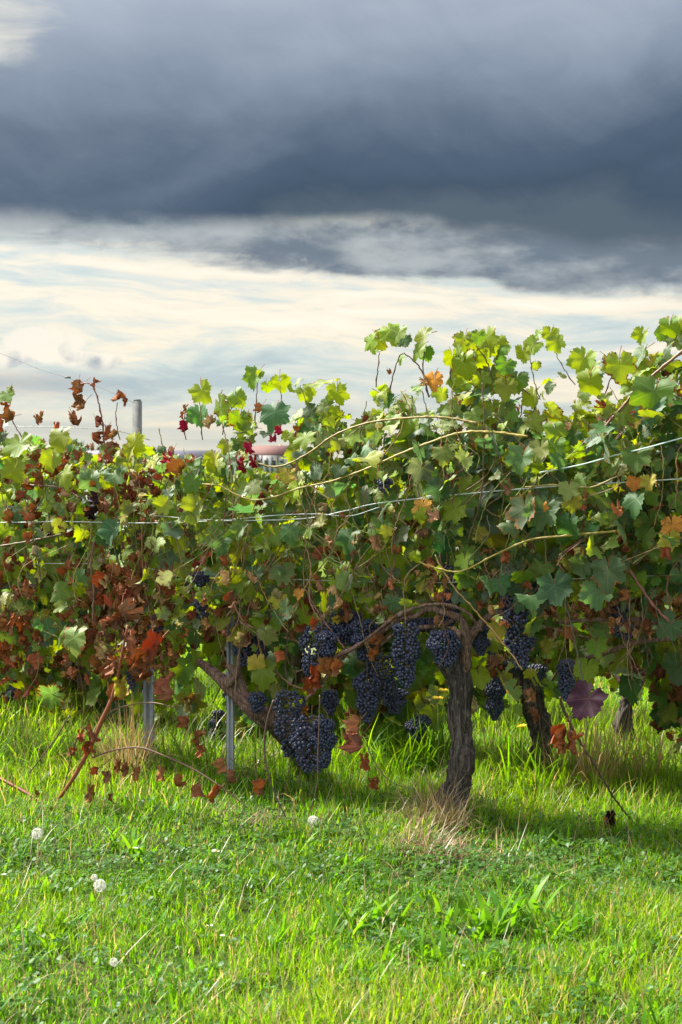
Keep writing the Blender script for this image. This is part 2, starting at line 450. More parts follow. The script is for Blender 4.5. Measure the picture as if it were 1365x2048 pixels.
# ------------------------------------------------------------------ ground and far country
def build_ground():
    ys = np.concatenate([np.linspace(-6, 1.5, 8), np.linspace(2, 14, 100), np.geomspace(15, 5000, 26)])
    xs = np.concatenate([-np.geomspace(5000, 6, 22), np.linspace(-5, 5, 90), np.geomspace(6, 5000, 22)])
    X, Yg = np.meshgrid(xs, ys); Z = ground_z(X, Yg)
    Z = np.where((Yg < 1.9), Z*0, Z)
    V = np.stack([X, Yg, Z], -1).reshape(-1, 3); n, k = X.shape
    i = np.arange(n-1)[:, None]*k+np.arange(k-1)[None, :]
    Q = np.stack([i, i+1, i+k+1, i+k], -1).reshape(-1, 4)
    tag(link('ground', np_mesh('ground', V, Q, ground_material(), smooth=True)), 'grassy vineyard ground running level to the horizon', None, None, 'structure')
    # low hills on the horizon
    m, g, out = new_mat('far_hills')
    co = g.node('ShaderNodeTexCoord').outputs['Object']
    n_ = g.noise(co, .012, 4, .6)
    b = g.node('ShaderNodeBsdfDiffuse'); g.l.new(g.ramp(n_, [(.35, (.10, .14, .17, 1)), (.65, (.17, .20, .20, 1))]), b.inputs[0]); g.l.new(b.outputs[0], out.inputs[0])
    xs = np.linspace(-2600, 2600, 90); ch = np.array([14+12*mnoise.noise((x*.0021, 3.3, 0))+6*mnoise.noise((x*.012, 1.3, 0)) for x in xs])
    rows = []
    for (yy, s) in ((2150, 0), (2300, .75), (2450, 1), (2700, .8), (2900, 0)):
        rows.append(np.stack([xs, np.full_like(xs, yy), ch*s-.5*(s == 0)], 1))
    V = np.vstack(rows); k = len(xs)
    i = np.arange(4)[:, None]*k+np.arange(k-1)[None, :]
    tag(link('hills', np_mesh('hills', V, np.stack([i, i+1, i+k+1, i+k], -1).reshape(-1, 4), m, smooth=True)), 'low blue hills along the horizon', None, None, 'structure')


build_ground()


def gable_house(name, label, cat, px0, px1, ytop, yeave, Y, depth, wall, roof, wins):
    x0, x1 = (px0-CX)/F*Y, (px1-CX)/F*Y; ze = CAMZ+(HY-yeave)/F*Y; zt = CAMZ+(HY-ytop)/F*Y
    o = ((x0+x1)/2, Y, 0); hw = (x1-x0)/2
    t = empty(name, o, label, cat)
    MB().box((-hw, 0, -.2), (hw, depth, ze), wall).obj('wall', M_WALL, t, smooth=False)
    ov = .5; rb = MB()
    A = [(-hw-ov, -ov, ze-.15), (hw+ov, -ov, ze-.15), (hw+ov, depth/2, zt), (-hw-ov, depth/2, zt), (-hw-ov, depth+ov, ze-.15), (hw+ov, depth+ov, ze-.15)]
    A2 = [(a, b, c+.28) for a, b, c in A]
    rb.add(A+A2, [(0, 3, 2, 1), (3, 4, 5, 2), (6, 7, 8, 9), (9, 8, 11, 10), (0, 1, 7, 6), (4, 10, 11, 5), (0, 6, 9, 3), (3, 9, 10, 4), (1, 2, 8, 7), (2, 5, 11, 8)], None, roof)
    r = rb.obj('roof', M_ROOF, t, smooth=False)
    for (cx, cz, w, hgt) in wins:
        f = MB().box((cx-w/2-.1, -.07, cz-.1), (cx+w/2+.1, -.004, cz+hgt+.1), (.5, .48, .44)).obj('window', M_WALL, t, smooth=False)
        MB().box((cx-w/2, -.10, cz), (cx+w/2, -.072, cz+hgt), (.03, .035, .045)).obj('pane', M_WALL, f, smooth=False)
    return t


hs = gable_house('farmhouse', 'white farmhouse with red tiled roof far off behind the dark red leaves', 'house', 508, 574, 893, 909, 300, 9, (.42, .42, .45), (.13, .06, .055),
                 [(-2.4, 2.2, .8, 1.4), (-.8, 2.2, .8, 1.4), (.8, 2.2, .8, 1.4), (2.4, 2.2, .8, 1.4)])
MB().box((1.6, 4.6, 5.0), (2.2, 5.3, 7.0), (.5, .3, .25)).obj('chimney', M_WALL, hs, smooth=False)
gable_house('barn', 'long low grey barn far behind the left rows', 'barn', 150, 420, 903, 918, 230, 12, (.15, .15, .19), (.13, .13, .165), [(-8, 1.2, 1.6, 1), (-2, 1.2, 1.6, 1), (4, 1.2, 1.6, 1), (9, 1.2, 1.6, 1)])


def far_tree(name, px, py_top, Y, w, label, group, shape):
    base = gp(px, 941) * 0; x = (px-CX)/F*Y; H = CAMZ+(HY-py_top)/F*Y
    t = empty(name, (x, Y, 0), label, 'tree', group)
    MB().tube([(0, 0, -.1), (0, 0, H*.35), (.05, 0, H*.8)], [w*.07, w*.05, .02], 6, (.05, .035, .025)).obj('trunk', M_STALK, t)
    r = np.random.default_rng(int(px)); n = 420
    u = r.random(n); th = r.random(n)*2*np.pi
    prof = (np.sin(np.pi*np.clip(u*.93+.07, 0, 1))**.6 if shape else np.clip(1.05-u, 0, 1)**.7*np.clip(u*9, 0, 1)**.5)
    rr = w/2*prof*np.sqrt(r.random(n))*(1+.25*np.sin(3*th+u*7))
    c = np.stack([rr*np.cos(th), rr*np.sin(th), H*(.10+.90*u)], 1)
    s = (w*.10)*(.6+r.random(n))
    d1 = r.normal(size=(n, 3)); d1 /= np.linalg.norm(d1, axis=1, keepdims=True); d2 = np.cross(d1, r.normal(size=(n, 3))); d2 /= np.linalg.norm(d2, axis=1, keepdims=True)
    V = np.stack([c-d1*s[:, None], c+d2*s[:, None]*.6, c+d1*s[:, None], c-d2*s[:, None]*.6], 1).reshape(-1, 3)
    q = np.arange(n*4).reshape(-1, 4)
    tc = np.repeat(np.stack([.022+.02*r.random(n), .045+.03*r.random(n), .014+.01*r.random(n)], 1), 4, 0)
    link('crown', np_mesh('crown', V, q, M_WEED, tc), t)


for i, (px, pt) in enumerate(((514, 917), (524, 911), (535, 915), (545, 912), (556, 913), (567, 916))):
    far_tree('cypress_tree', px, pt, 280, 1.0, ['slim dark cypress nearest the dark red leaves, before the farmhouse', 'tallest slim cypress in front of the white farmhouse wall', 'third slim cypress from the left before the farmhouse', 'fourth slim cypress from the left before the farmhouse', 'fifth slim cypress from the left before the farmhouse', 'rightmost slim cypress before the farmhouse wall'][i], 'cypresses in front of the farmhouse', 0)
for i, (px, pt, w) in enumerate(((104, 900, 7), (150, 884, 9), (215, 892, 8), (468, 900, 8), (610, 905, 9))):
    far_tree('broadleaf_tree', px, pt, 330, w, ['round dark tree at the left end of the grey barn', 'tall round tree rising behind the left part of the barn', 'bushy tree standing behind the middle of the barn', 'round tree between the barn and the farmhouse', 'bushy tree right of the white farmhouse'][i], 'far trees around the farm', 1)

# ------------------------------------------------------------------ vine leaf shapes
LOBES = [(0, 1.0), (16, .90), (31, .77), (45, .86), (58, .93), (74, .84), (88, .72), (102, .78), (116, .82), (131, .74), (142, .69), (155, .70), (167, .58), (175, .30), (180, .06)]


def leaf_shape(seed, dry=False):
    r = np.random.default_rng(seed)
    no, nm = 44, 22
    la = np.array([a for a, _ in LOBES]); lr = np.array([b for _, b in LOBES])
    deep = r.uniform(-.06, .10)
    lr = lr-deep*np.isin(la, (31, 88, 142)); lr = lr*(1+r.normal(0, .035, len(lr)))
    lr2 = lr*(1+r.normal(0, .035, len(lr)))
    th = np.linspace(-180, 180, no, endpoint=False)+180/no
    rad = np.where(th > 0, np.interp(np.abs(th), la, lr), np.interp(np.abs(th), la, lr2))
    rad = rad*(1+np.where(np.arange(no) % 2 == 0, .06, -.06))*(1+.16*np.array([mnoise.noise((math.cos(q)*2.6+seed, math.sin(q)*2.6, seed*.7)) for q in np.radians(th)])+r.normal(0, .03, no))
    t = np.radians(th)
    O = np.stack([rad*np.sin(t), rad*np.cos(t)], 1)
    O2 = O.reshape(nm, 2, 2).mean(1)*.58
    xy = np.vstack([[0, .02], O2, O]); lz = np.concatenate([[0], np.full(nm, .55), np.ones(no)])
    tri = []
    for i in range(nm):
        j = (i+1) % nm
        if i != nm-1: tri.append((0, 1+j, 1+i))
        a, b, c_ = 1+nm+2*i, 1+nm+2*i+1, 1+nm+(2*i+2) % no
        tri.append((1+i, b, a)) if True else 0
        if i != nm-1: tri += [(1+i, 1+j, b), (1+j, c_, b)]
    x, y = xy[:, 0].copy(), xy[:, 1].copy(); rr = np.hypot(x, y); an = np.arctan2(x, y)
    z = -.10*rr**2*r.uniform(-.5, 2.0)+.05*rr*np.cos(an*6.6)*r.uniform(.4, 1.3)
    z += .13*np.array([mnoise.noise((a*2.4+seed, b*2.4, 1.7)) for a, b in zip(x, y)])
    z += np.abs(x)*r.uniform(-.12, .55)
    V = np.stack([x, y, z], 1)
    if dry:
        k = r.uniform(1.9, 3.4); side = 1 if r.random() < .7 else -1
        X = np.sin(k*x)/k*.85; Z = z*2.2+side*(1-np.cos(k*x))/k
        k2 = r.uniform(.4, 1.6); Y2 = np.sin(k2*y)/k2; Z = Z+(1-np.cos(k2*y))/k2*r.choice([-1, 1])
        V = np.stack([X, Y2, Z], 1)
        V += .24*np.array([[mnoise.noise((a*3.4+seed, b*3.4, 5.1)), mnoise.noise((a*3.4, b*3.4+seed, 9.1)), mnoise.noise((a*3.4, b*3.4, seed+.5))] for a, b in xy])
        V *= .84
    else:                                                   # droop along the midrib
        k2 = r.uniform(-.3, 1.15); V[:, 2] += -(1-np.cos(k2*V[:, 1]))/max(abs(k2), .05)*np.sign(k2)
    lv = np.stack([x, y, lz], 1)
    # petiole: a thin three-sided stalk leaving the leaf base backwards
    L = r.uniform(.55, 1.0); pts = np.array([(0, .02, 0), (0, -L*.45, -.10), (r.uniform(-.15, .15), -L, -.42)])
    pv, pq, pt = tube_data(pts, [.022, .02, .026], 3, cap=False)
    tri = np.array(tri); pq = np.vstack([pq[:, [0, 1, 2]], pq[:, [0, 2, 3]]])+len(V)
    plv = np.zeros((len(pv), 3)); plv[:, 2] = 2
    return np.vstack([V, pv]), np.vstack([tri, pq]), np.vstack([lv, plv])


GREEN = [leaf_shape(100+i) for i in range(10)]
DRY = [leaf_shape(300+i, True) for i in range(8)]
SHAPES = GREEN+DRY
LEAF_ME = [np_mesh('leaf', V, T, M_LEAF1, lv=L, smooth=True) for V, T, L in SHAPES]

PAL = dict(dark=(.052, .102, .034), mid=(.092, .152, .024), lime=(.155, .218, .020), yellow=(.30, .26, .030), pale=(.22, .26, .07),
           brown=(.16, .068, .030), rust=(.225, .074, .030), red=(.18, .014, .018), purple=(.020, .0075, .010), tan=(.30, .17, .085), orange=(.36, .17, .03), bright=(.23, .27, .015))


def tint_of(kind, r):
    c = np.array(PAL[kind])*r.uniform(.72, 1.28)
    return np.clip(c*(1+r.normal(0, .10, 3)), .004, .8)


def basis(tip, nrm):
    tip = tip/(np.linalg.norm(tip, axis=1, keepdims=True)+1e-9)
    x = np.cross(tip, nrm); x /= np.linalg.norm(x, axis=1, keepdims=True)+1e-9
    z = np.cross(x, tip)
    return np.stack([x, tip, z], 2)


class Leaves:
    """leaf records of one vine: position, frame, size, shape, colour"""
    def __init__(s): s.p = []; s.R = []; s.s = []; s.k = []; s.c = []; s.w = []; s.first = []
    def add(s, p, R, size, k, c, w, first=False):
        s.p.append(p); s.R.append(R); s.s.append(size); s.k.append(k); s.c.append(c); s.w.append(w); s.first.append(first)
    def emit(s, parent, origin, nmax, group=None):
        origin = np.asarray(origin); n = len(s.p)
        order = sorted(range(n), key=lambda i: (not s.first[i], -s.w[i]))
        for i in order[:nmax]:
            o = bpy.data.objects.new('leaf', LEAF_ME[s.k[i]]); COL.objects.link(o); o.parent = parent
            M = np.eye(4); M[:3, :3] = s.R[i]*s.s[i]; M[:3, 3] = s.p[i]-origin
            o.matrix_basis = Matrix([list(r) for r in M]); o.color = (*[float(v) for v in s.c[i]], 1)
        rest = order[nmax:]
        if not rest: return
        Vs, Ts, Ls, Cs, off = [], [], [], [], 0
        for i in rest:
            V, T, L = SHAPES[s.k[i]]
            Vs.append(V@(s.R[i].T)*s.s[i]+(s.p[i]-origin)); Ts.append(T+off); Ls.append(L)
            Cs.append(np.tile([*s.c[i], random.random()], (len(V), 1))); off += len(V)
        me = np_mesh('foliage', np.vstack(Vs), np.vstack(Ts), M_LEAFN, np.vstack(Cs), np.vstack(Ls), smooth=True)
        tag(link('foliage', me, parent), kind='stuff')


TOPX = [-400, 0, 60, 150, 250, 345, 385, 440, 500, 560, 600, 650, 690, 720, 760, 850, 900, 950, 1000, 1060, 1100, 1150, 1200, 1290, 1365, 1800]
TOPY = [850, 865, 880, 885, 905, 905, 850, 815, 835, 850, 815, 785, 815, 835, 785, 765, 765, 745, 765, 790, 760, 735, 715, 695, 675, 640]
BOTX = [-400, 0, 120, 200, 330, 380, 480, 560, 640, 760, 860, 960, 1000, 1080, 1160, 1240, 1365, 1800]
BOTY = [1400, 1380, 1330, 1330, 1300, 1240, 1260, 1290, 1225, 1215, 1190, 1195, 1220, 1270, 1235, 1240, 1250, 1270]
HOLES = [(518, 890, 566, 944), (345, 850, 385, 905), (388, 862, 425, 905), (1115, 765, 1150, 790)]


def in_hole(px, py, m=8):
    return any(a-m < px < c+m and b-m < py < d+m for a, b, c, d in HOLES)


def leaf_frame(r, up=0.0, flat=.75, face=None):
    n = np.array([RN[0], RN[1], 0.])*r.choice([1, 1, 1, -1]) if face is None else np.asarray(face, float)
    n = n+r.normal(0, flat, 3)+np.array([0, 0, .35+up])
    t = np.array([0, 0, -1.])+r.normal(0, .42, 3)+np.array([RD[0], RD[1], 0])*r.normal(0, .35)
    t = t-n*(t@n)/(n@n)
    return basis(t[None], n[None])[0]


def kind_at(px, py, r):
    """mix of leaf colours along the front row, as the autumn has turned it"""
    right = np.clip((px-650)/450, 0, 1)
    w = dict(dark=.30+.35*right, mid=.34, lime=.36-.16*right, yellow=.025, pale=.035, brown=.05, tan=.05, rust=.012, orange=.0)
    if px < 420: w['brown'] += .15; w['rust'] += .13; w['lime'] += .10
    if 170 < px < 350 and py > 1130: w['brown'] += 1.0; w['rust'] += .5; w['dark'] *= .5
    if px < 60 and py > 1090: w['rust'] += .5
    if 20 < px < 300 and 900 < py < 1000: w['brown'] += .35; w['rust'] += .25
    if py > 1090 and 350 < px < 900: w['brown'] += .16; w['tan'] += .14; w['yellow'] += .07; w['rust'] += .06
    if py > 1215 and px > 1080: w['brown'] += 1.3; w['tan'] += .35; w['yellow'] += .12; w['dark'] *= .4
    if py < 860 and px > 600: w['lime'] += .35; w['dark'] *= .45; w['brown'] += .02
    ks = list(w); p = np.array([w[k] for k in ks]); return ks[r.choice(len(ks), p=p/p.sum())]


DRYK = ('brown', 'rust', 'tan')
VINES = [
    dict(lo=-400, hi=285, trunk=None, cat='vine', label='leftmost front row grapevine, half of it dried to rusty brown leaves'),
    dict(lo=285, hi=640, trunk=600, cat='vine', label='front row grapevine with a leaning trunk behind the two low grape bunches'),
    dict(lo=640, hi=1105, trunk=920, cat='vine', label='grapevine with the thick upright dark trunk in the middle of the front row'),
    dict(lo=1105, hi=1800, trunk=None, cat='vine', label='front row grapevine at the right edge with large dark green leaves and tall crown'),
]
GROUP_A = 'grapevines of the front row'
for v, px in zip(VINES, (60, 600, 912, 1500)):
    Y = float(rowY(px, 0)); v['o'] = np.array([(px-CX)/F*Y, Y, 0.]); v['L'] = Leaves()
    v['root'] = empty('grapevine', v['o'], v['label'], 'vine', GROUP_A)


def vine_at(px):
    for v in VINES:
        if v['lo'] <= px < v['hi']: return v
    return VINES[-1]


def add_leaf(px, py, off, size_px, kind, r=None, first=False, R=None, vine=None, flat=.75, up=0.):
    r = r or np.random.default_rng(int(px*7+py*13))
    p = rp(px, py, off); Y = p[1]
    dry = kind in DRYK
    k = int(r.integers(10, 18)) if dry else int(r.integers(0, 10))
    if kind in ('red', 'purple') and r.random() < (1. if size_px < 60 else 0): k = int(r.integers(10, 18))
    s = size_px/F*Y/1.45
    if R is None: R = leaf_frame(r, up, flat)
    c = tint_of(kind, r)
    vis = -60 < px < 1425
    (vine or vine_at(px))['L'].add(p, R, s, k, c, (1 if vis else 0)*(off+.5)*size_px, first)


r = np.random.default_rng(5)
NL = 0
while NL < 3600:
    px = r.uniform(-380, 1750); top = np.interp(px, TOPX, TOPY); bot = np.interp(px, BOTX, BOTY)
    py = r.uniform(top, bot+30); f = (py-top)/(bot-top)
    if r.random() > min(1, .35+f*5) or (f > .8 and r.random() < (f-.8)*3.0): continue
    nz = mnoise.noise((px*.011, py*.011, 4.2))+.6*mnoise.noise((px*.03, py*.03, 8.2))
    if r.random() < .75*np.clip(nz*2.2, 0, 1) and py > 940: continue
    off = r.normal(.02, .11)
    if f < .15: off *= .6
    off = float(np.clip(off, -.3, .3))
    if in_hole(px, py, 14): continue
    kind = kind_at(px, py, r); NL += 1
    Y = float(rowY(px, off)); size = r.normal(.076, .024)*(1.12 if px > 950 and py > 850 else 1.0)
    size = float(np.clip(size, .035, .125))*(.72 if kind in DRYK else 1)
    if f < .1: size *= .8
    add_leaf(px, py, off, size*F/Y, kind, r, up=.5 if f < .25 else 0)

# leaves the photograph picks out one by one: px, py, size, kind, offset
FEAT = [
    (270, 893, 46, 'bright', .16), (262, 908, 36, 'bright', .15), (428, 925, 40, 'bright', .14), (832, 1117, 26, 'bright', .17), (846, 1020, 38, 'orange', .16), (838, 1035, 36, 'bright', .17),
    (868, 1040, 44, 'tan', .18), (1345, 1058, 42, 'orange', .16), (1340, 1085, 40, 'yellow', .16), (1082, 905, 46, 'pale', .18), (1138, 985, 38, 'pale', .19), (1145, 1010, 36, 'bright', .18),
    (502, 900, 36, 'red', .15), (508, 930, 34, 'red', .16), (484, 935, 40, 'red', .16), (546, 885, 30, 'red', .15), (562, 866, 28, 'red', .14), (335, 925, 40, 'red', .12),
    (190, 1015, 56, 'purple', .18), (192, 1035, 40, 'purple', .17), (1178, 1412, 76, 'purple', .22), (150, 1285, 58, 'pale', .2), (515, 1330, 38, 'yellow', .05), (525, 1352, 56, 'lime', .05),
    (998, 1265, 42, 'yellow', .05), (575, 955, 36, 'yellow', .08), (595, 985, 46, 'bright', .06), (560, 1000, 44, 'bright', .07), (480, 1275, 44, 'yellow', -.05), (448, 1250, 36, 'yellow', 0),
    (550, 835, 62, 'dark', .1), (1045, 925, 62, 'dark', .2), (1050, 1030, 72, 'dark', .2), (1090, 1035, 70, 'dark', .2), (1215, 1155, 76, 'dark', .22), (1195, 1195, 66, 'dark', .2),
    (1110, 1185, 70, 'dark', .2), (1140, 1060, 60, 'dark', .2), (880, 985, 54, 'dark', .18), (1310, 800, 90, 'mid', .15), (1305, 830, 70, 'dark', .14), (230, 1070, 60, 'dark', .15),
    (183, 970, 52, 'dark', .15), (1275, 1010, 60, 'dark', .2), (1275, 925, 60, 'mid', .18), (1180, 770, 54, 'lime', .1), (1240, 740, 60, 'lime', .1), (1195, 1300, 40, 'lime', -.1), (1175, 1345, 50, 'lime', -.1),
    (700, 1085, 54, 'dark', .18), (580, 1070, 50, 'dark', .16), (120, 880, 50, 'lime', .1), (40, 900, 56, 'lime', .1), (30, 950, 56, 'lime', .12), (105, 925, 44, 'lime', .1),
    (1270, 968, 30, 'orange', .2), (1300, 968, 34, 'yellow', .2), (1235, 1030, 44, 'rust', .18), (1085, 1020, 26, 'orange', .2), (1170, 995, 24, 'rust', .2), (1168, 1020, 22, 'rust', .2),
    (850, 770, 34, 'tan', .05), (868, 765, 38, 'orange', .06), (1340, 1110, 34, 'rust', .18), (365, 945, 46, 'rust', .15), (600, 1190, 22, 'orange', .12), (870, 1245, 30, 'brown', .1),
    (255, 1040, 30, 'tan', .16), (345, 1165, 46, 'tan', .2), (458, 1160, 40, 'tan', .16), (755, 1090, 40, 'tan', .17), (720, 1090, 36, 'tan', .17),
    (640, 1365, 54, 'rust', .12), (665, 1340, 50, 'brown', .12), (625, 1380, 46, 'brown', .14), (765, 1290, 40, 'brown', .1), (755, 1315, 34, 'rust', .12), (740, 1290, 26, 'tan', .1), (680, 1345, 40, 'brown', .15),
]
for px, py, s, k, off in FEAT:
    rr = np.random.default_rng(int(px*31+py))
    face = np.array([RN[0], RN[1], .25])+rr.normal(0, .22, 3)
    t = np.array([RD[0]*rr.normal(0, .25), RD[1]*rr.normal(0, .25), -1]); t = t-face*(t@face)/(face@face)
    add_leaf(px, py-s*.2, off+.08, s*(.92 if k in ('dark', 'mid') else 1.0), k, rr, True, basis(t[None], face[None])[0])

# shoots standing above the canopy and their leaves
SHOOTS = [  # pixel path, radius, colour
    ([(752, 775), (757, 730), (759, 705)], .0022, (.09, .05, .03)), ([(779, 790), (788, 745), (800, 712), (808, 706)], .0022, (.07, .04, .03)),
    ([(858, 795), (848, 752), (832, 725), (808, 706)], .003, (.08, .045, .03)), ([(846, 745), (848, 715), (852, 690)], .002, (.09, .05, .03)),
    ([(900, 760), (905, 735), (925, 715), (940, 690)], .0022, (.10, .07, .03)), ([(985, 760), (975, 725), (960, 700), (957, 680)], .0024, (.10, .07, .03)),
    ([(1060, 790), (1025, 755), (1008, 715), (1000, 705)], .0022, (.10, .06, .03)),
    ([(510, 850), (513, 800), (516, 765)], .0022, (.10, .06, .03)), ([(405, 880), (402, 830), (400, 800)], .002, (.1, .06, .03)), ([(445, 870), (455, 830), (475, 805)], .002, (.1, .06, .03)),
    ([(560, 840), (563, 800), (560, 770)], .0018, (.09, .08, .03)), ([(625, 830), (610, 795), (600, 770)], .0018, (.09, .08, .03)),
    ([(218, 950), (210, 895), (207, 858), (200, 815), (188, 775), (176, 766), (160, 768)], .0036, (.15, .045, .03)),
    ([(60, 900), (30, 850), (12, 805)], .0026, (.13, .05, .03)), ([(1290, 800), (1310, 740), (1345, 690), (1360, 660)], .0028, (.1, .06, .03)),
    ([(1080, 800), (1065, 745), (1062, 705), (1078, 672)], .0016, (.10, .07, .03)), ([(1150, 770), (1118, 720), (1105, 685)], .0016, (.10, .07, .03)),
    ([(372, 880), (368, 845), (372, 822)], .002, (.12, .045, .03)), ([(240, 880), (232, 835), (236, 805)], .0022, (.12, .045, .03)),
]
SHL = [(742, 695, 36, 'lime'), (755, 690, 36, 'lime'), (758, 707, 24, 'mid'), (780, 675, 42, 'lime'), (798, 677, 34, 'lime'), (808, 690, 28, 'dark'), (805, 722, 22, 'mid'), (852, 688, 46, 'lime'), (838, 710, 34, 'lime'), (851, 712, 28, 'mid'),
       (779, 750, 20, 'brown'), (930, 695, 40, 'lime'), (948, 690, 32, 'lime'), (958, 680, 26, 'mid'), (974, 690, 44, 'lime'), (992, 705, 42, 'lime'), (1008, 705, 24, 'mid'), (918, 715, 34, 'mid'), (905, 725, 36, 'lime'), (928, 742, 54, 'lime'), (952, 735, 50, 'lime'),
       (982, 770, 52, 'mid'), (995, 735, 40, 'dark'), (1012, 740, 34, 'mid'), (1010, 762, 30, 'yellow'), (1035, 770, 42, 'mid'), (945, 717, 18, 'red'), (905, 770, 44, 'mid'), (1048, 715, 34, 'lime'), (1068, 700, 34, 'lime'), (1078, 672, 18, 'lime'), (1102, 676, 30, 'lime'), (1113, 695, 34, 'mid'),
       (1072, 735, 18, 'mid'), (512, 765, 40, 'mid'), (521, 750, 14, 'mid'), (535, 780, 22, 'mid'), (405, 795, 42, 'lime'), (400, 840, 44, 'dark'), (440, 835, 56, 'mid'), (472, 805, 36, 'mid'), (480, 850, 40, 'mid'), (525, 825, 30, 'brown'), (562, 775, 34, 'lime'), (580, 780, 20, 'lime'),
       (598, 770, 18, 'lime'), (610, 795, 34, 'lime'), (650, 785, 50, 'lime'), (675, 798, 40, 'lime'), (562, 760, 12, 'mid'), (425, 860, 40, 'tan'),
       (165, 790, 44, 'rust'), (158, 812, 44, 'brown'), (170, 822, 40, 'brown'), (160, 776, 30, 'brown'), (192, 778, 32, 'brown'), (146, 848, 42, 'brown'), (150, 862, 34, 'brown'), (233, 805, 40, 'rust'), (246, 810, 34, 'rust'), (192, 852, 32, 'brown'), (186, 885, 40, 'rust'), (213, 878, 44, 'rust'),
       (215, 905, 40, 'brown'), (216, 928, 46, 'brown'), (220, 945, 36, 'brown'), (232, 880, 30, 'brown'), (15, 800, 32, 'mid'), (12, 822, 38, 'rust'), (25, 850, 40, 'brown'), (5, 860, 40, 'rust'), (75, 850, 34, 'brown'), (85, 840, 26, 'brown'), (372, 825, 26, 'brown'), (366, 838, 24, 'rust'), (374, 862, 30, 'red'),
       (112, 870, 40, 'rust'), (130, 975, 52, 'brown'), (115, 960, 46, 'rust'), (85, 975, 50, 'brown'), (70, 985, 40, 'brown'), (150, 990, 40, 'brown'), (135, 940, 34, 'rust'), (65, 955, 40, 'rust'),
       (1170, 735, 50, 'lime'), (1285, 680, 32, 'lime'), (1340, 665, 40, 'mid'), (1360, 660, 38, 'lime'), (1355, 690, 40, 'mid'), (1325, 675, 26, 'mid')]
for i, (px, py, s, k) in enumerate(SHL):
    rr = np.random.default_rng(9000+i)
    face = np.array([RN[0]*.9, RN[1]*.9, .25])+rr.normal(0, .42, 3)
    t = np.array([rr.normal(0, .35), rr.normal(0, .35), -1]); t = t-face*(t@face)/(face@face)
    add_leaf(px, py-s*.35, .04+rr.normal(0, .04), s*(.9 if k in DRYK else 1.1), k, rr, True, basis(t[None], face[None])[0])

# dried leaves hanging in the brown fringe on the left
for i in range(110):
    rr = np.random.default_rng(12000+i)
    px = rr.normal(255, 45); py = rr.uniform(1140, 1350)
    if not 180 < px < 345: continue
    add_leaf(px, py, rr.uniform(.05, .24), rr.uniform(22, 46), rr.choice(['brown', 'brown', 'rust', 'tan']), rr, i % 2 == 0)
for i in range(170):
    rr = np.random.default_rng(14000+i); px = rr.uniform(340, 1380); py = np.interp(px, BOTX, BOTY)-abs(rr.normal(0, 75))+25
    add_leaf(px, py, rr.uniform(-.05, .24), rr.uniform(18, 38), rr.choice(['brown', 'brown', 'tan', 'rust']), rr, i % 3 == 0)
for i in range(150):                                            # small shrivelled leaves in trails through the left vine
    rr = np.random.default_rng(17000+i); c = [20, 60, 130, 210, 290, 335][int(rr.integers(6))]+rr.normal(0, 9); py = rr.uniform(905, 1370)
    add_leaf(c+(py-1100)*.04, py, rr.uniform(.05, .24), rr.uniform(16, 32), rr.choice(['brown', 'brown', 'rust', 'tan']), rr, i % 2 == 0)
for i in range(40):
    rr = np.random.default_rng(16000+i)
    add_leaf(rr.uniform(945, 1130), rr.normal(1310, 45), rr.uniform(-.25, .0), rr.uniform(20, 44), rr.choice(['brown', 'tan', 'mid', 'lime', 'yellow']), rr)
for i in range(14):
    rr = np.random.default_rng(13000+i)
    add_leaf(rr.choice([32, 36, 55, 8, 4])+rr.normal(0, 5), rr.uniform(1100, 1380), .2, rr.uniform(30, 46), 'rust', rr, True)


# ------------------------------------------------------------------ canes, arms and trunks of the front row
def cane(v, pts, rad, col, off, name='cane', sides=6, jitter=0.0):
    path = smooth_path([rp(p[0], p[1], off if len(p) < 3 else p[2]) for p in pts])
    n = len(path)*3
    path = np.stack([np.interp(np.linspace(0, 1, n), np.linspace(0, 1, len(path)), path[:, i]) for i in range(3)], 1)
    rad = np.interp(np.linspace(0, 1, n), np.linspace(0, 1, len(np.atleast_1d(rad))), np.atleast_1d(rad)) if np.ndim(rad) else np.full(n, rad)
    L = np.concatenate([[0], np.cumsum(np.linalg.norm(np.diff(path, axis=0), axis=1))]); ph = (L/.075) % 1
    rad = rad*(1+.45*np.exp(-((ph-.5)/.13)**2)); zig = np.where((L/.075).astype(int) % 2 == 0, 1, -1)*(np.abs(ph-.5)-.25)*.010
    path = path+np.outer(zig, [RD[0], RD[1], .4])
    return MB().tube(path, rad, sides, col).obj(name, M_CANE, v['root'], v['o'])


YG, RB, GRN = (.26, .20, .035), (.15, .058, .034), (.14, .15, .04)
cane(VINES[1], [(405, 968), (440, 972), (495, 998), (545, 995), (600, 976), (665, 962), (740, 935), (800, 908), (860, 885), (920, 866), (980, 864), (1055, 873)], [.003, .0042, .0058], YG, .24)
cane(VINES[1], [(488, 912), (530, 931), (570, 930), (620, 905), (670, 870), (740, 845), (830, 835), (890, 835), (955, 846)], [.0035, .005], (.23, .17, .045), .2)
cane(VINES[2], [(838, 1124), (880, 1138), (925, 1142), (990, 1110), (1060, 1080), (1130, 1072), (1235, 1062)], [.0032, .005], YG, .25)
cane(VINES[3], [(1050, 975), (1110, 970), (1180, 975), (1230, 955), (1255, 945)], .004, (.2, .16, .04), .24)
cane(VINES[3], [(1170, 910), (1205, 860), (1240, 820), (1290, 765), (1380, 690)], [.0045, .006], (.17, .085, .04), .2)
cane(VINES[3], [(1205, 850), (1245, 815), (1290, 815)], .004, (.12, .06, .03), .17)
cane(VINES[3], [(1255, 1130), (1285, 1180), (1330, 1235), (1385, 1280)], .006, RB, .2)
cane(VINES[3], [(1130, 1200), (1142, 1245), (1158, 1320), (1172, 1390), (1178, 1408)], [.004, .003], (.06, .055, .03), .24)
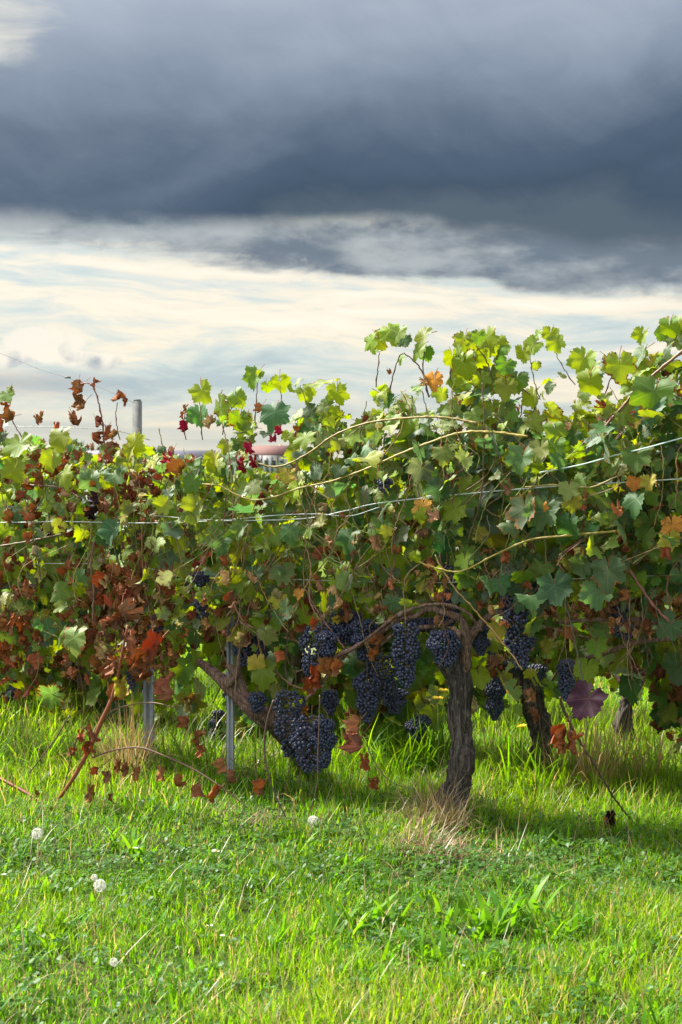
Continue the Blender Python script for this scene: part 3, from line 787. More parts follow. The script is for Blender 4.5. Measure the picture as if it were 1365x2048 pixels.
cane(VINES[3], [(1120, 1395), (1130, 1425, .2), (1155, 1475, .1), (1190, 1530, 0.), (1225, 1590, -.15), (1262, 1640, -.38)], [.0055, .004], (.10, .06, .04), .26)
cane(VINES[3], [(1175, 1450), (1168, 1500), (1150, 1540), (1130, 1575)], .0025, (.16, .10, .05), .2)
cane(VINES[2], [(715, 1100), (690, 1150), (680, 1200), (660, 1230)], .0028, (.2, .12, .07), .16)
cane(VINES[1], [(625, 1040), (610, 1080), (622, 1130), (620, 1200), (640, 1240)], .003, (.22, .13, .07), .2)
cane(VINES[1], [(570, 1080), (540, 1130), (510, 1180), (490, 1250), (475, 1330), (470, 1400)], .0032, (.18, .11, .08), .14)
cane(VINES[1], [(460, 1190), (490, 1245), (540, 1265), (600, 1285), (610, 1292)], .0048, (.22, .12, .06), .08)
cane(VINES[1], [(515, 1255), (525, 1310), (570, 1360), (610, 1378), (650, 1372)], .0048, (.2, .105, .055), .06)
cane(VINES[1], [(575, 1190), (576, 1260), (572, 1340), (585, 1370)], .003, (.08, .05, .035), .12)
cane(VINES[1], [(612, 1180), (640, 1230), (690, 1297)], .004, (.17, .08, .05), .16)
cane(VINES[0], [(190, 1080), (182, 1130), (188, 1180), (186, 1240)], [.004, .006], (.15, .075, .045), .2)
cane(VINES[0], [(60, 970), (120, 975), (160, 995)], .004, (.12, .06, .03), .16)
cane(VINES[0], [(0, 1092), (60, 1082), (125, 1068)], .004, (.13, .09, .04), .2)
cane(VINES[0], [(340, 1170), (290, 1215), (250, 1300), (240, 1330)], .005, (.09, .04, .03), .16)
cane(VINES[2], [(870, 1110), (905, 1170), (950, 1220), (1010, 1290), (1045, 1340)], .003, (.28, .17, .05), .24)
cane(VINES[2], [(850, 1120), (815, 1150), (808, 1190), (812, 1240)], .0025, (.19, .12, .06), .2)
cane(VINES[2], [(745, 1230), (730, 1205), (740, 1190), (762, 1205), (770, 1240)], .004, (.14, .08, .06), .12)
for pts, rad, col in SHOOTS:
    cane(vine_at(pts[0][0]), pts, [rad*1.4, rad*.8], col, .03)
for i in range(300):                                              # canes half hidden among the leaves
    rr = np.random.default_rng(700+i); px = rr.uniform(-150, 1500); bot = np.interp(px, BOTX, BOTY); top = np.interp(px, TOPX, TOPY)
    y0 = rr.uniform(top+180, bot-10); dx = rr.normal(0, 45); L = rr.uniform(110, 330); y1 = max(y0-L, top+15)
    if in_hole((px+dx)*.5+px*.5, (y0+y1)/2, 40): continue
    c = [(.15, .07, .04), (.2, .13, .05), (.12, .12, .04), (.09, .045, .03)][int(rr.integers(4))]
    fine = i >= 90
    if fine: y1 = y0-L*.55; dx *= 1.6; c = [(.22, .13, .07), (.28, .18, .07), (.16, .08, .05), (.20, .20, .05)][int(rr.integers(4))]
    cane(vine_at(px), [(px, y0), (px+dx*.3+rr.normal(0, 12), y0*.7+y1*.3), (px+dx*.7+rr.normal(0, 14), y0*.3+y1*.7), (px+dx, y1)], [.0018, .0012] if fine else [.0040, .0022], c, float(rr.uniform(.04, .26) if fine else rr.uniform(-.08, .2)), sides=4 if fine else 5)

for i in range(90):
    rr = np.random.default_rng(2700+i); px = rr.uniform(20, 1380); bot = np.interp(px, BOTX, BOTY)
    y0 = bot-rr.uniform(20, 90); L = rr.uniform(60, 190); dx = rr.normal(0, 45)
    c = [(.20, .12, .07), (.12, .07, .045), (.24, .17, .08), (.15, .06, .035)][int(rr.integers(4))]
    cane(vine_at(px), [(px, y0), (px+dx*.2+rr.normal(0, 9), y0+L*.35), (px+dx*.6+rr.normal(0, 12), y0+L*.7), (px+dx, y0+L)], [.0019, .0009], c, float(rr.uniform(-.1, .22)), 'twig', sides=4)

# main trunk
v = VINES[2]; o = v['o']
tp = smooth_path([rp(890, 1672), rp(902, 1615), rp(919, 1550), rp(925, 1495), rp(918, 1430), rp(923, 1380), rp(915, 1335), rp(921, 1300)], 12)
tp[0, 2] = -.05
MB().tube(tp, [.086, .072, .058, .051, .050, .046, .049, .045, .052, .056, .040], 48, (1, 1, 1), bark=.24, rough=.22, seed=3.1).obj('trunk', M_BARK, v['root'], o)
MB().tube(smooth_path([rp(905, 1345), rp(885, 1322), rp(872, 1300)], 6), [.035, .026, .012], 18, bark=.2, rough=.3, seed=8.).obj('trunk_knot', M_BARK, v['root'], o)


def arm(v, pts, rad, off, mat=M_ARM, seed=1., sides=14, name='arm'):
    path = smooth_path([rp(p[0], p[1], off if len(p) < 3 else p[2]) for p in pts], 8)
    return MB().tube(path, rad, sides, bark=.26, rough=.45, seed=seed).obj(name, mat, v['root'], v['o'])


arm(v, [(928, 1345, .0), (934, 1305, .02), (931, 1265, .05), (922, 1238, .08), (893, 1226, .10), (856, 1217, .11), (830, 1233, .12), (800, 1238, .12), (770, 1262, .12), (720, 1290, .12), (690, 1300, .12)], [.024, .021, .015, .011, .012, .0085, .0095, .007], .08, seed=2.)
arm(v, [(965, 1262, .10), (935, 1225, .12), (895, 1210, .14), (850, 1211, .15), (800, 1228, .15), (755, 1262, .15), (715, 1292, .15), (680, 1308, .15), (640, 1328, .13), (590, 1345, .10)], [.005, .007, .0085, .007, .0085, .007, .0085, .009, .007, .004], .14, M_ARM, seed=5., sides=10)
arm(v, [(922, 1310, .0), (950, 1262, .03), (985, 1228, .06), (1030, 1215, .08), (1062, 1192, .08), (1085, 1160, .06)], [.022, .017, .012, .009, .007, .005], .05, seed=7.)
arm(v, [(690, 1305, .13), (668, 1335, .13), (640, 1370, .13), (612, 1400, .13)], [.011, .009, .006], .1, seed=9., sides=10)
arm(v, [(905, 1240, .02), (880, 1252, .06), (845, 1254, .1), (800, 1262, .12), (760, 1290, .1)], [.010, .008, .006], .1, seed=6., sides=9)

# left trunk leaning behind the low bunches
v = VINES[1]; o = v['o']
tp = smooth_path([rp(606, 1552, -.5), rp(600, 1515, -.4), rp(580, 1474, -.25), rp(550, 1444, -.1), rp(508, 1418), rp(470, 1385), rp(430, 1350), rp(395, 1322)], 9)
tp[0, 2] = -.05
MB().tube(tp, [.055, .050, .046, .042, .040, .034, .028, .022, .014], 36, bark=.34, rough=.4, seed=5.3).obj('trunk', M_ARM, v['root'], o)
arm(v, [(512, 1420), (490, 1385), (478, 1340), (480, 1285), (475, 1240)], [.022, .016, .013, .011, .008], .0, seed=11.)
arm(v, [(455, 1370), (470, 1345), (455, 1330)], [.02, .022, .012], .04, seed=13.)
# trunks of the two edge vines (their feet stand at and beyond the frame edges)
for v, px in ((VINES[0], -60), (VINES[3], 1490)):
    Y = float(rowY(px, 0)); b = P(px, 940, Y); b[2] = 0
    path = smooth_path([b+[0, 0, -.05], b+[.02, 0, .3], b+[-.02, 0, .62], b+[.0, 0, .82]], 10)
    MB().tube(path, [.065, .055, .05, .045], 26, bark=.2, rough=.2, seed=px*.01).obj('trunk', M_BARK, v['root'], v['o'])
    d3 = np.array([RD[0], RD[1], 0])
    for s in (-1, 1):
        MB().tube(smooth_path([b+[0, 0, .78], b+d3*s*.15+[0, 0, .9], b+d3*s*.5+[0, 0, .93], b+d3*s*.8+[0, 0, .9]], 8), [.025, .016, .011, .007], 10, bark=.13, seed=s+px*.1).obj('arm', M_ARM, v['root'], v['o'])
arm(VINES[3], [(1105, 1360, -.25), (1130, 1330, -.2), (1200, 1310, -.15), (1260, 1288, -.1), (1340, 1275, -.05), (1420, 1262, 0)], [.006, .008, .010, .012], 0, seed=17., sides=10)

# ------------------------------------------------------------------ grapes
def sphere(nu=8, nv=6):
    V = [(0, 0, 1)]
    for i in range(1, nv):
        t = math.pi*i/nv
        for j in range(nu): V.append((math.sin(t)*math.cos(2*math.pi*j/nu), math.sin(t)*math.sin(2*math.pi*j/nu), math.cos(t)))
    V.append((0, 0, -1)); T = []
    for j in range(nu):
        k = (j+1) % nu; T.append((0, 1+j, 1+k)); b = 1+(nv-2)*nu; T.append((len(V)-1, b+k, b+j))
        for i in range(nv-2):
            a = 1+i*nu; T += [(a+j, a+nu+j, a+nu+k), (a+j, a+nu+k, a+k)]
    return np.array(V), np.array(T)


SV, ST = sphere(6, 5)
GRAPE_ME = np_mesh('grape', SV, ST, M_GRAPE, smooth=True)
GN = {}


def cluster(root, o, px, y0, y1, wpx, off, seed, Y=None, lean=0.0, wing=0, label=None):
    r = np.random.default_rng(seed)
    top = rp(px, y0, off) if Y is None else P(px, y0, Y)
    Y = top[1]; H = (y1-y0)/F*Y; W = wpx/F*Y/2; br = .0082
    pts = []
    n = int(np.clip(H*W*2.1/(br*br)*3.6, 18, 260)); tries = 0
    while len(pts) < n and tries < 9000:
        tries += 1
        u = r.random()**.85; th = r.random()*2*np.pi
        prof = min(1, (u+.06)*5)**.6*(1-u**2.6*.72)
        rad = W*prof*(.72+.28*r.random()**.5)*(1+.18*math.sin(u*14+seed))*(1+.12*math.sin(2*th+seed))
        p = np.array([rad*math.cos(th)+lean*u*W, rad*math.sin(th)*.85, -u*H])
        if wing and r.random() < .33:
            q = r.random(); p = np.array([wing*W*(.9+.55*q)+r.normal(0, W*.22), r.normal(0, W*.25), -H*(.03+.30*q)+r.normal(0, H*.07)])
        if all((p-x[0])@(p-x[0]) > (1.40*br)**2 for x in pts): pts.append((p, br*r.uniform(.72, 1.18)))
    mb = MB(); mb.tube(smooth_path([(0, 0, .05), (r.normal(0, .008), .0, .02), (0, 0, -.02), (lean*W*.4, 0, -H*.5), (lean*W*.8, 0, -H*.9)], 3), [.0026, .0026, .0022, .0015], 5, (.12, .075, .03))
    for p, b in pts[::3]: mb.tube([(lean*W*.5, 0, p[2]*.9), p*np.array([.9, .9, 1])], .0009, 3, (.13, .09, .04), cap=False)
    c = mb.obj('grape_cluster', M_STALK, root, (0, 0, 0)); c.location = top-np.asarray(o)
    if label: c['label'] = label
    pts.sort(key=lambda x: x[0][1])
    lim = GN.setdefault(root.name, 0); take = min(len(pts), 300-lim, max(10, int(len(pts)*.45)))
    for p, b in pts[:take]:
        g_ = bpy.data.objects.new('grape', GRAPE_ME); COL.objects.link(g_); g_.parent = c; g_.location = p; g_.scale = (b, b, b*1.04)
    GN[root.name] += take
    rest = pts[take:]
    if rest:
        mb = MB()
        for p, b in rest: mb.add(SV*b+p, None, ST)
        tag(mb.obj('grape_mass', M_GRAPE, c), kind='stuff')
    return c


v1, v2, v3, v0 = VINES[1], VINES[2], VINES[3], VINES[0]
CL = [  # vine, px, top, bottom, width, off, lean, wing
    (v1, 577, 1383, 1512, 64, .12, .1, 0), (v1, 625, 1432, 1545, 78, .16, 0, 0), (v1, 648, 1440, 1535, 44, .15, -.1, 0), (v1, 606, 1445, 1540, 50, .14, .3, 0),
    (v2, 628, 1252, 1362, 54, .17, -.15, 1), (v2, 655, 1262, 1320, 46, .16, 0, 0), (v2, 692, 1222, 1290, 58, .06, 0, 0), (v2, 726, 1240, 1320, 46, .08, .1, 0), (v2, 812, 1246, 1374, 50, .17, .05, 0),
    (v2, 886, 1262, 1335, 60, .14, .2, 0), (v2, 765, 1308, 1400, 72, -.04, 0, 0), (v2, 735, 1345, 1442, 56, .04, 0, 0), (v2, 900, 1182, 1250, 52, -.03, 0, 0), (v2, 1036, 1222, 1336, 58, .15, .25, 0),
    (v2, 1020, 1188, 1240, 36, .1, 0, 0), (v2, 845, 1238, 1262, 56, .02, 0, 0), (v2, 770, 955, 985, 26, .18, 0, 0), (v2, 908, 1122, 1172, 40, .02, 0, 0), (v2, 962, 1250, 1310, 44, -.05, 0, 0), (v2, 790, 1380, 1425, 46, -.15, 0, 0),
    (v1, 488, 1268, 1330, 40, -.02, 0, 0), (v1, 524, 1272, 1318, 36, -.03, 0, 0), (v1, 515, 1385, 1425, 34, .05, 0, 0), (v1, 541, 1345, 1368, 22, .04, 0, 0), (v1, 404, 1195, 1250, 30, .1, 0, 0), (v1, 402, 1145, 1172, 36, .08, 0, 0), (v1, 466, 1375, 1405, 34, -.05, 0, 0),
    (v1, 660, 1382, 1430, 30, -.1, 0, 0),
    (v3, 1085, 1140, 1205, 58, .02, 0, 0), (v3, 1235, 1205, 1250, 40, .02, 0, 0), (v3, 1250, 1250, 1280, 44, -.05, 0, 0), (v3, 1133, 1320, 1400, 36, -.1, 0, 0),
    (v0, 264, 1340, 1378, 20, .1, 0, 0), (v0, 312, 1235, 1275, 24, .08, 0, 0),
]
for i, (v, px, y0, y1, w, off, lean, wing) in enumerate(CL):
    cluster(v['root'], v['o'], px, y0, y1, w, off, 50+i, lean=lean, wing=wing)

for v in VINES: v['L'].emit(v['root'], v['o'], 300)

# ------------------------------------------------------------------ rows behind
def row_off_point(px, off): Y = float(rowY(px, off)); return np.array([(px-CX)/F*Y, Y, 0.])


def back_vine(off, pxc, wpx, n, nind, label, group, seed, zt, zb, trunk=None, mix=None, bark=M_BARK2):
    r = np.random.default_rng(seed); o = row_off_point(pxc, off)
    root = empty('grapevine', o, label, 'vine', group)
    L = Leaves(); d3 = np.array([RD[0], RD[1], 0]); n3 = np.array([RN[0], RN[1], 0])
    half = wpx/F*o[1]/2; cnt = 0
    mix = mix or dict(dark=.30, mid=.36, lime=.34, yellow=.05, brown=.09, tan=.05, pale=.03)
    ks = list(mix); pr = np.array([mix[k] for k in ks]); pr /= pr.sum()
    while cnt < n:
        s = r.uniform(-half, half)*1.12; ph = s*2.1+seed
        z = r.uniform(zb-.12*math.sin(ph*1.7), zt+.09*math.sin(ph)+.06*math.sin(ph*3.1)); w_ = float(np.clip(r.normal(0, .14), -.32, .32))
        p = o+d3*s+n3*w_+[0, 0, z]; cnt += 1
        qx, qy = project(p); qx, qy = float(qx[0]), float(qy[0])
        if any(a-6 < qx < c+6 and b-4 < qy < d+4 for a, b, c, d in HOLES[:1]+[(1205, 1385, 1310, 1560), (1015, 1395, 1120, 1560), (405, 1330, 460, 1420)]): continue
        if z > zt-.12 and r.random() < .5: continue
        k = ks[r.choice(len(ks), p=pr)]; dry = k in DRYK
        L.add(p, leaf_frame(r), float(np.clip(r.normal(.082, .016), .04, .12))*(.75 if dry else 1), int(r.integers(10, 18)) if dry else int(r.integers(0, 10)), tint_of(k, r), w_+.5*(-40 < qx < 1405), False)
    L.emit(root, o, nind)
    if trunk is None:
        path = smooth_path([(0, 0, -.05), (.02, .01, .25), (-.02, 0, .5), (.03, 0, .72)], 8)
    else:
        path = smooth_path([np.asarray(p)-o for p in trunk], 8)
    MB().tube(path, [.058, .052, .050, .044, .030, .024] if trunk is not None else [.062, .055, .05, .046, .042], 30, bark=.30, rough=.35, seed=seed*1.7).obj('trunk', bark, root)
    for s in (-1, 1):
        MB().tube(smooth_path([path[-1]-[0, 0, .04], path[-1]+d3*s*.12+[0, 0, .10], path[-1]+d3*s*half*.55+[0, 0, .14], path[-1]+d3*s*half+[0, 0, .1]], 6), [.024, .015, .010, .006], 9, bark=.13, seed=seed+s).obj('arm', M_ARM, root)
    rc = np.random.default_rng(seed+5)
    for i in range(14):
        s = rc.uniform(-half, half); a = d3*s+[0, 0, zb+.2]; b = d3*(s+rc.normal(0, .12))+n3*rc.normal(0, .1)+[0, 0, rc.uniform(zb+.5, zt)]
        MB().tube(smooth_path([a, (a+b)/2+rc.normal(0, .04, 3), b], 5), [.004, .0022], 5, (.13, .07, .04)).obj('cane', M_CANE, root)
    return root, o


OB = -1.0; G2 = 'grapevines of the second row'
tr = [P(1092, 1560, 7.15), P(1084, 1515, 7.15), P(1086, 1470, 7.15), P(1072, 1425, 7.13), P(1062, 1385, 7.1), P(1040, 1352, 7.1), P(1000, 1330, 7.1), P(952, 1302, 7.1)]
tr[0][2] = -.04
bB = dict(dark=.20, mid=.34, lime=.46, yellow=.06, brown=.14, tan=.09, pale=.04)
b1, o1 = back_vine(OB, -280, 480, 520, 40, 'second row grapevine beyond the left edge, seen behind the rusty leaves', G2, 21, 1.72, .04, mix=bB)
b2, o2 = back_vine(OB, 150, 430, 880, 240, 'second row grapevine behind the left steel post, green down to the grass', G2, 22, 1.72, .02, mix=bB)
b3, o3 = back_vine(OB, 600, 460, 900, 240, 'second row grapevine in shade behind the dark hanging bunches', G2, 23, 1.66, .0, mix=bB)
b4, o4 = back_vine(OB, 1050, 470, 640, 180, 'second row grapevine with a grey trunk bent left, right of the main trunk', G2, 24, 1.75, .42, trunk=tr, bark=M_BARK, mix=bB)
b5, o5 = back_vine(OB, 1560, 540, 700, 240, 'second row grapevine at the right edge behind the brown fringe', G2, 25, 1.75, .26, mix=dict(dark=.15, mid=.25, lime=.3, brown=.65, rust=.1, tan=.25, yellow=.08))
for (rt, oo, px, y0, y1, w, dy) in ((b1, o1, 8, 1345, 1402, 44, -.28), (b2, o2, 20, 1372, 1400, 40, -.2), (b4, o4, 990, 1358, 1440, 44, -.05), (b4, o4, 1030, 1318, 1345, 44, -.06), (b3, o3, 832, 1440, 1484, 40, -.15), (b3, o3, 845, 1432, 1465, 30, -.1), (b3, o3, 432, 1440, 1486, 24, -.2), (b3, o3, 437, 1422, 1440, 22, -.2), (b4, o4, 1075, 1330, 1362, 40, 0), (b4, o4, 975, 1295, 1330, 40, -.1)):
    Y = float(rowY(px, OB+.25))
    cluster(rt, oo, px, y0, y1, w, 0, int(px+y0), Y=Y)
OC = -2.3; G3 = 'grapevines of the third row'
tc = [P(1258, 1535, 7.75), P(1256, 1500, 7.75), P(1250, 1460, 7.75), P(1250, 1420, 7.75), P(1262, 1380, 7.75)]
tc[0][2] = -.03
back_vine(OC, -300, 560, 300, 0, 'third row grapevine farthest to the left', G3, 31, 1.62, .28, mix=bB)
back_vine(OC, 200, 460, 360, 60, 'third row grapevine near the grey end post top', G3, 32, 1.62, .28, mix=bB)
back_vine(OC, 650, 470, 360, 40, 'third row grapevine behind the middle of the picture, under the farmhouse', G3, 33, 1.5, .28, mix=bB)
back_vine(OC, 1120, 480, 360, 40, 'third row grapevine with a short black trunk by the purple leaf', G3, 34, 1.6, .3, trunk=tc, bark=M_BARK, mix=bB)
back_vine(OC, 1620, 560, 320, 0, 'third row grapevine farthest to the right', G3, 35, 1.6, .28, mix=bB)

# ------------------------------------------------------------------ dry vine shoots standing in the grass on the left
root = gp(104, 1616); sh = empty('dry_vine_shoot', root, 'dry reddish vine shoot rising slantwise from the grass on the left, hung with brown leaves', 'vine shoot')


def shoot_tube(parent, o, pts, rad, col, off=.22, name='stem'):
    path = smooth_path([rp(a, b, off) for a, b in pts])
    return MB().tube(path, rad, 7, col).obj(name, M_CANE, parent, o)


OFS = .74
base_pts = [(104, 1618), (150, 1552), (182, 1492), (205, 1440), (226, 1392), (240, 1330), (256, 1250)]
shoot_tube(sh, root, base_pts, [.008, .010, .011, .010, .007, .005], (.21, .065, .03), OFS)
shoot_tube(sh, root, [(-40, 1540), (0, 1557), (50, 1584), (100, 1613)], [.008, .0095], (.19, .06, .03), OFS)
shoot_tube(sh, root, [(128, 1578), (142, 1520), (156, 1470)], .003, (.08, .05, .035), OFS)
shoot_tube(sh, root, [(185, 1515), (230, 1500), (280, 1495), (330, 1512), (390, 1540), (430, 1565), (465, 1590), (495, 1615)], [.0042, .0028], (.15, .08, .05), OFS)
shoot_tube(sh, root, [(205, 1435), (240, 1415), (300, 1405), (350, 1415)], .003, (.16, .09, .05), OFS)
shoot_tube(sh, root, [(60, 1545), (110, 1480), (140, 1430)], .003, (.07, .05, .035), OFS)
HL = [(195, 1546, 18, 240, 1500), (215, 1560, 26, 222, 1510), (236, 1540, 26, 238, 1500), (248, 1548, 30, 246, 1500), (272, 1554, 34, 268, 1497), (322, 1560, 34, 318, 1508), (350, 1573, 26, 344, 1516), (400, 1588, 30, 402, 1545), (435, 1600, 36, 432, 1566), (452, 1535, 30, 424, 1490), (457, 1562, 28, 450, 1580),
      (398, 1488, 34, 390, 1460), (402, 1508, 28, 398, 1480), (376, 1452, 26, 372, 1430), (180, 1598, 34, 178, 1520), (150, 1512, 26, 146, 1500), (144, 1508, 20, 144, 1505), (222, 1600, 16, 220, 1560), (160, 1480, 24, 156, 1472), (185, 1480, 40, 190, 1470), (182, 1500, 30, 186, 1480),
      (218, 1405, 36, 220, 1395), (240, 1390, 46, 235, 1370), (230, 1340, 44, 238, 1330), (262, 1300, 50, 250, 1280), (245, 1240, 46, 254, 1250), (300, 1325, 54, 262, 1290), (315, 1310, 50, 270, 1280), (335, 1380, 40, 300, 1340), (345, 1400, 34, 310, 1360), (70, 1600, 26, 66, 1590)]
LS = Leaves()
for i, (px, py, s, sx, sy) in enumerate(HL):
    rr = np.random.default_rng(15000+i)
    p = rp(px, py-s*.4, OFS); k = rr.choice(['brown', 'brown', 'rust']) if i != 22 else 'orange'
    face = np.array([RN[0], RN[1], .1])+rr.normal(0, .5, 3); t = np.array([rr.normal(0, .2), rr.normal(0, .2), -1]); t -= face*(t@face)/(face@face)
    LS.add(p, basis(t[None], face[None])[0], s*1.08/F*p[1]/1.2, int(rr.integers(10, 18)), tint_of(k, rr), 1, True)
    shoot_tube(sh, root, [(sx, sy), ((sx+px)/2+2, (sy+py-s*.4)/2), (px, py-s*.4)], .0014, (.09, .055, .04), OFS, 'leaf_stalk')
LS.emit(sh, root, 300)


def twig(label, pts, rad, col, leaves, off, cat='twig'):
    path = [rp(a, b, off) for a, b in pts]; o = np.array(path[-1])
    t = empty('dry_twig', o, label, cat, 'dry twigs hanging to the grass')
    MB().tube(smooth_path(path), rad, 6, col).obj('stem', M_CANE, t, o)
    L = Leaves()
    for i, (px, py, s, k) in enumerate(leaves):
        rr = np.random.default_rng(int(px*17+py)); p = rp(px, py-s*.4, off)
        face = np.array([RN[0], RN[1], .1])+rr.normal(0, .5, 3); tt = np.array([rr.normal(0, .2), rr.normal(0, .2), -1]); tt -= face*(tt@face)/(face@face)
        L.add(p, basis(tt[None], face[None])[0], s*1.2/F*p[1]/1.2, int(rr.integers(10, 18)), tint_of(k, rr), 1, True)
    L.emit(t, o, 300)


twig('dark bowed twig with one curled brown leaf, left of the two low grape bunches', [(548, 1400), (535, 1440), (529, 1490), (536, 1545), (555, 1600), (577, 1642)], [.0045, .0032], (.075, .045, .035), [(530, 1580, 28, 'brown')], .42)
twig('thin straight twig hanging in front of the larger low grape bunch', [(640, 1390), (639, 1440), (636, 1520), (634, 1575), (612, 1645)], [.0026, .0022], (.10, .055, .04), [], .44)
twig('bent twig with torn brown leaves between the grape bunches and the main trunk', [(735, 1470), (738, 1500), (760, 1540), (785, 1565), (830, 1580)], [.003, .002], (.10, .07, .05), [(720, 1462, 34, 'brown'), (722, 1500, 42, 'brown'), (730, 1532, 30, 'rust'), (756, 1580, 26, 'rust')], .25)
twig('short twig with two narrow rust leaves under the purple leaf', [(1150, 1420), (1140, 1450), (1148, 1500)], .002, (.09, .05, .03), [(1130, 1478, 40, 'rust'), (1149, 1500, 44, 'rust'), (1128, 1500, 22, 'rust')], .22)
twig('tiny twig with one dark dry leaf in the grass below the slanting cane', [(1224, 1590), (1223, 1615), (1222, 1640)], .0014, (.08, .05, .03), [(1222, 1640, 30, 'purple'), (1218, 1650, 20, 'brown')], -.2)

# ------------------------------------------------------------------ posts and wires
def steel_post(label, px, py_top, py_base, w, Y):
    b = P(px, py_base, Y); b[2] = float(ground_z(b[0], b[1])); top = CAMZ+(HY-py_top)/F*Y
    t = empty('steel_post', b, label, 'post', 'galvanised steel vineyard posts')
    H = top-b[2]; hw = w/F*Y/2; th = .004; d = hw*1.3
    prof = [(-hw, d), (-hw, 0), (-hw*.45, -.010), (-hw*.2, .002), (hw*.2, .002), (hw*.45, -.010), (hw, 0), (hw, d)]
    inn = [(-hw+th, d), (-hw+th, th), (-hw*.45, -.010+th), (-hw*.2, .002+th), (hw*.2, .002+th), (hw*.45, -.010+th), (hw-th, th), (hw-th, d)]
    ring = prof+inn[::-1]; n = len(ring)
    zs = [-.12, H]; V = [(x, y, z) for z in zs for x, y in ring]
    q = [(i, (i+1) % n, n+(i+1) % n, n+i) for i in range(n)]
    k = len(prof); caps = [(n+i, n+i+1, n+(n-2-i), n+(n-1-i)) for i in range(k-1)]
    MB().add(V, q+caps, None, (.20, .22, .225)).obj('profile', M_STEEL, t, smooth=False)
    z = .16
    while z < H-.05:
        for s in (-1, 1):
            MB().box((s*hw-(.0 if s > 0 else .007), d*.3, z), (s*hw+(.007 if s > 0 else .0), d*.3+.006, z+.018), (.34, .37, .38)).obj('hook', M_STEEL, t, smooth=False)
        z += .12
    return t


steel_post('slim grey steel post right of centre left, standing before the leaning left trunk', 461, 1232, 1530, 15, 6.95)
steel_post('wider grey steel post capped by rusty leaves, left of the slim one', 297, 1330, 1545, 21, 7.3)
Yp = float(rowY(275, -1.6)); bx = (275-CX)/F*Yp; hp = CAMZ+(HY-799)/F*Yp; hw = 8.5/F*Yp
pt = empty('concrete_post', (bx, Yp, 0), 'grey square post top rising above the leaves at upper left', 'post')
MB().box((-hw, -hw, -.3), (hw, hw, hp-.012), (.13, .135, .13)).box((-hw*.8, -hw*.8, hp-.012), (hw*.8, hw*.8, hp), (.15, .155, .15)).obj('shaft', M_POST, pt, smooth=False)


def wire(label, pts, rad, col, off, sag=True):
    path = smooth_path([rp(a, b, off if len(q) < 1 else q[0]) for a, b, *q in pts], 8)
    o = path[0].copy()
    w = MB().tube(path-o, rad, 6, col).obj('trellis_wire', M_WIRE, None, (0, 0, 0)); w.location = o
    tag(w, label, 'wire', 'trellis wires'); return w


WC = (.40, .45, .44)
wire('pale trellis wire crossing the left half and middle of the front row', [(-420, 1046), (0, 1045), (120, 1043), (280, 1046), (430, 1042), (600, 1038), (690, 1022), (760, 1006), (950, 986), (1120, 972), (1265, 964), (1420, 955), (1800, 940)], .0024, WC, .17)
wire('second pale wire strand just above the first in the middle', [(300, 1030), (430, 1040), (560, 1030), (640, 1028), (700, 1032), (760, 1014)], .0017, WC, .2)
wire('bright wire climbing to the right edge over the large leaves', [(1080, 945), (1160, 930), (1230, 911), (1300, 894), (1365, 876), (1480, 848), (1800, 790)], .0029, (.40, .50, .48), .26)
wire('low wire at left among rust leaves', [(-420, 1130), (0, 1129), (110, 1127), (240, 1130), (400, 1150), (620, 1160), (900, 1165), (1365, 1150), (1800, 1140)], .0019, (.45, .47, .44), .05)
wire('thin wire strung at the left top below the post head', [(-420, 850), (30, 853), (150, 855), (235, 862), (300, 880)], .0022, (.10, .10, .10), -.4)
aw = wire('dark stay wire slanting down from the upper left sky to the post', [(-420, 540), (0, 706), (70, 735), (140, 757), (200, 775), (270, 806)], .0016, (.14, .14, .14), -1.5)
q = rp(136, 755, -1.5)-np.array(aw.location)
MB().box(q-[.018, .01, .006], q+[.018, .01, .006], (.12, .12, .12)).obj('wire_clip', M_WIRE, aw, smooth=False)

# ------------------------------------------------------------------ grass and other ground plants
def blades(px, py, h, w, lean, ang, bend, col, z=None, tipdark=None):
    """bent blades as one numpy batch"""
    n = len(px); z = ground_z(px, py) if z is None else z
    dx, dy = np.cos(ang), np.sin(ang); sx, sy = -dy, dx
    rot = rng.uniform(-1.0, 1.0, n); wx = sx*np.cos(rot)+dx*np.sin(rot)*.5; wy = sy*np.cos(rot)+dy*np.sin(rot)*.5
    ts = np.array([0, .35, .7, 1.0]); ws = np.array([.75, 1.0, .72, 0])
    V = np.zeros((n, 7, 3))
    for i, t in enumerate(ts):
        th = lean+bend*t; hz = h*t*np.cos(th*.75); hr = h*t*np.sin(th*.75)
        c = np.stack([px+dx*hr, py+dy*hr, z+hz-.004], 1)
        if i < 3:
            o = np.stack([wx, wy, np.zeros(n)], 1)*(w*ws[i]/2)[:, None]
            V[:, 2*i] = c-o; V[:, 2*i+1] = c+o
        else: V[:, 6] = c
    b = (np.arange(n)*7)[:, None]
    q = np.concatenate([b+np.array([0, 1, 3, 2]), b+np.array([2, 3, 5, 4])]); t_ = b+np.array([4, 5, 6])
    return V.reshape(-1, 3), q, t_, np.repeat(col, 7, 0)


def emit_blades(name, label, batches, mat, smooth=False):
    Vs, qs, ts, cs, off = [], [], [], [], 0
    for V, q_, t_, c_ in batches:
        Vs.append(V); qs.append(q_+off); ts.append(t_+off); cs.append(c_); off += len(V)
    o = link(name, np_mesh(name, np.vstack(Vs), [np.vstack(qs), np.vstack(ts)], mat, np.vstack(cs), smooth=smooth))
    return tag(o, label, 'grass', None, 'stuff')


def fbm(x, y, s, seed=0.):
    return np.array([mnoise.noise((a*s+seed, b*s, seed*1.7)) for a, b in zip(x, y)])


def mixc(a, b, t): return np.asarray(a)*(1-t[:, None])+np.asarray(b)*t[:, None]


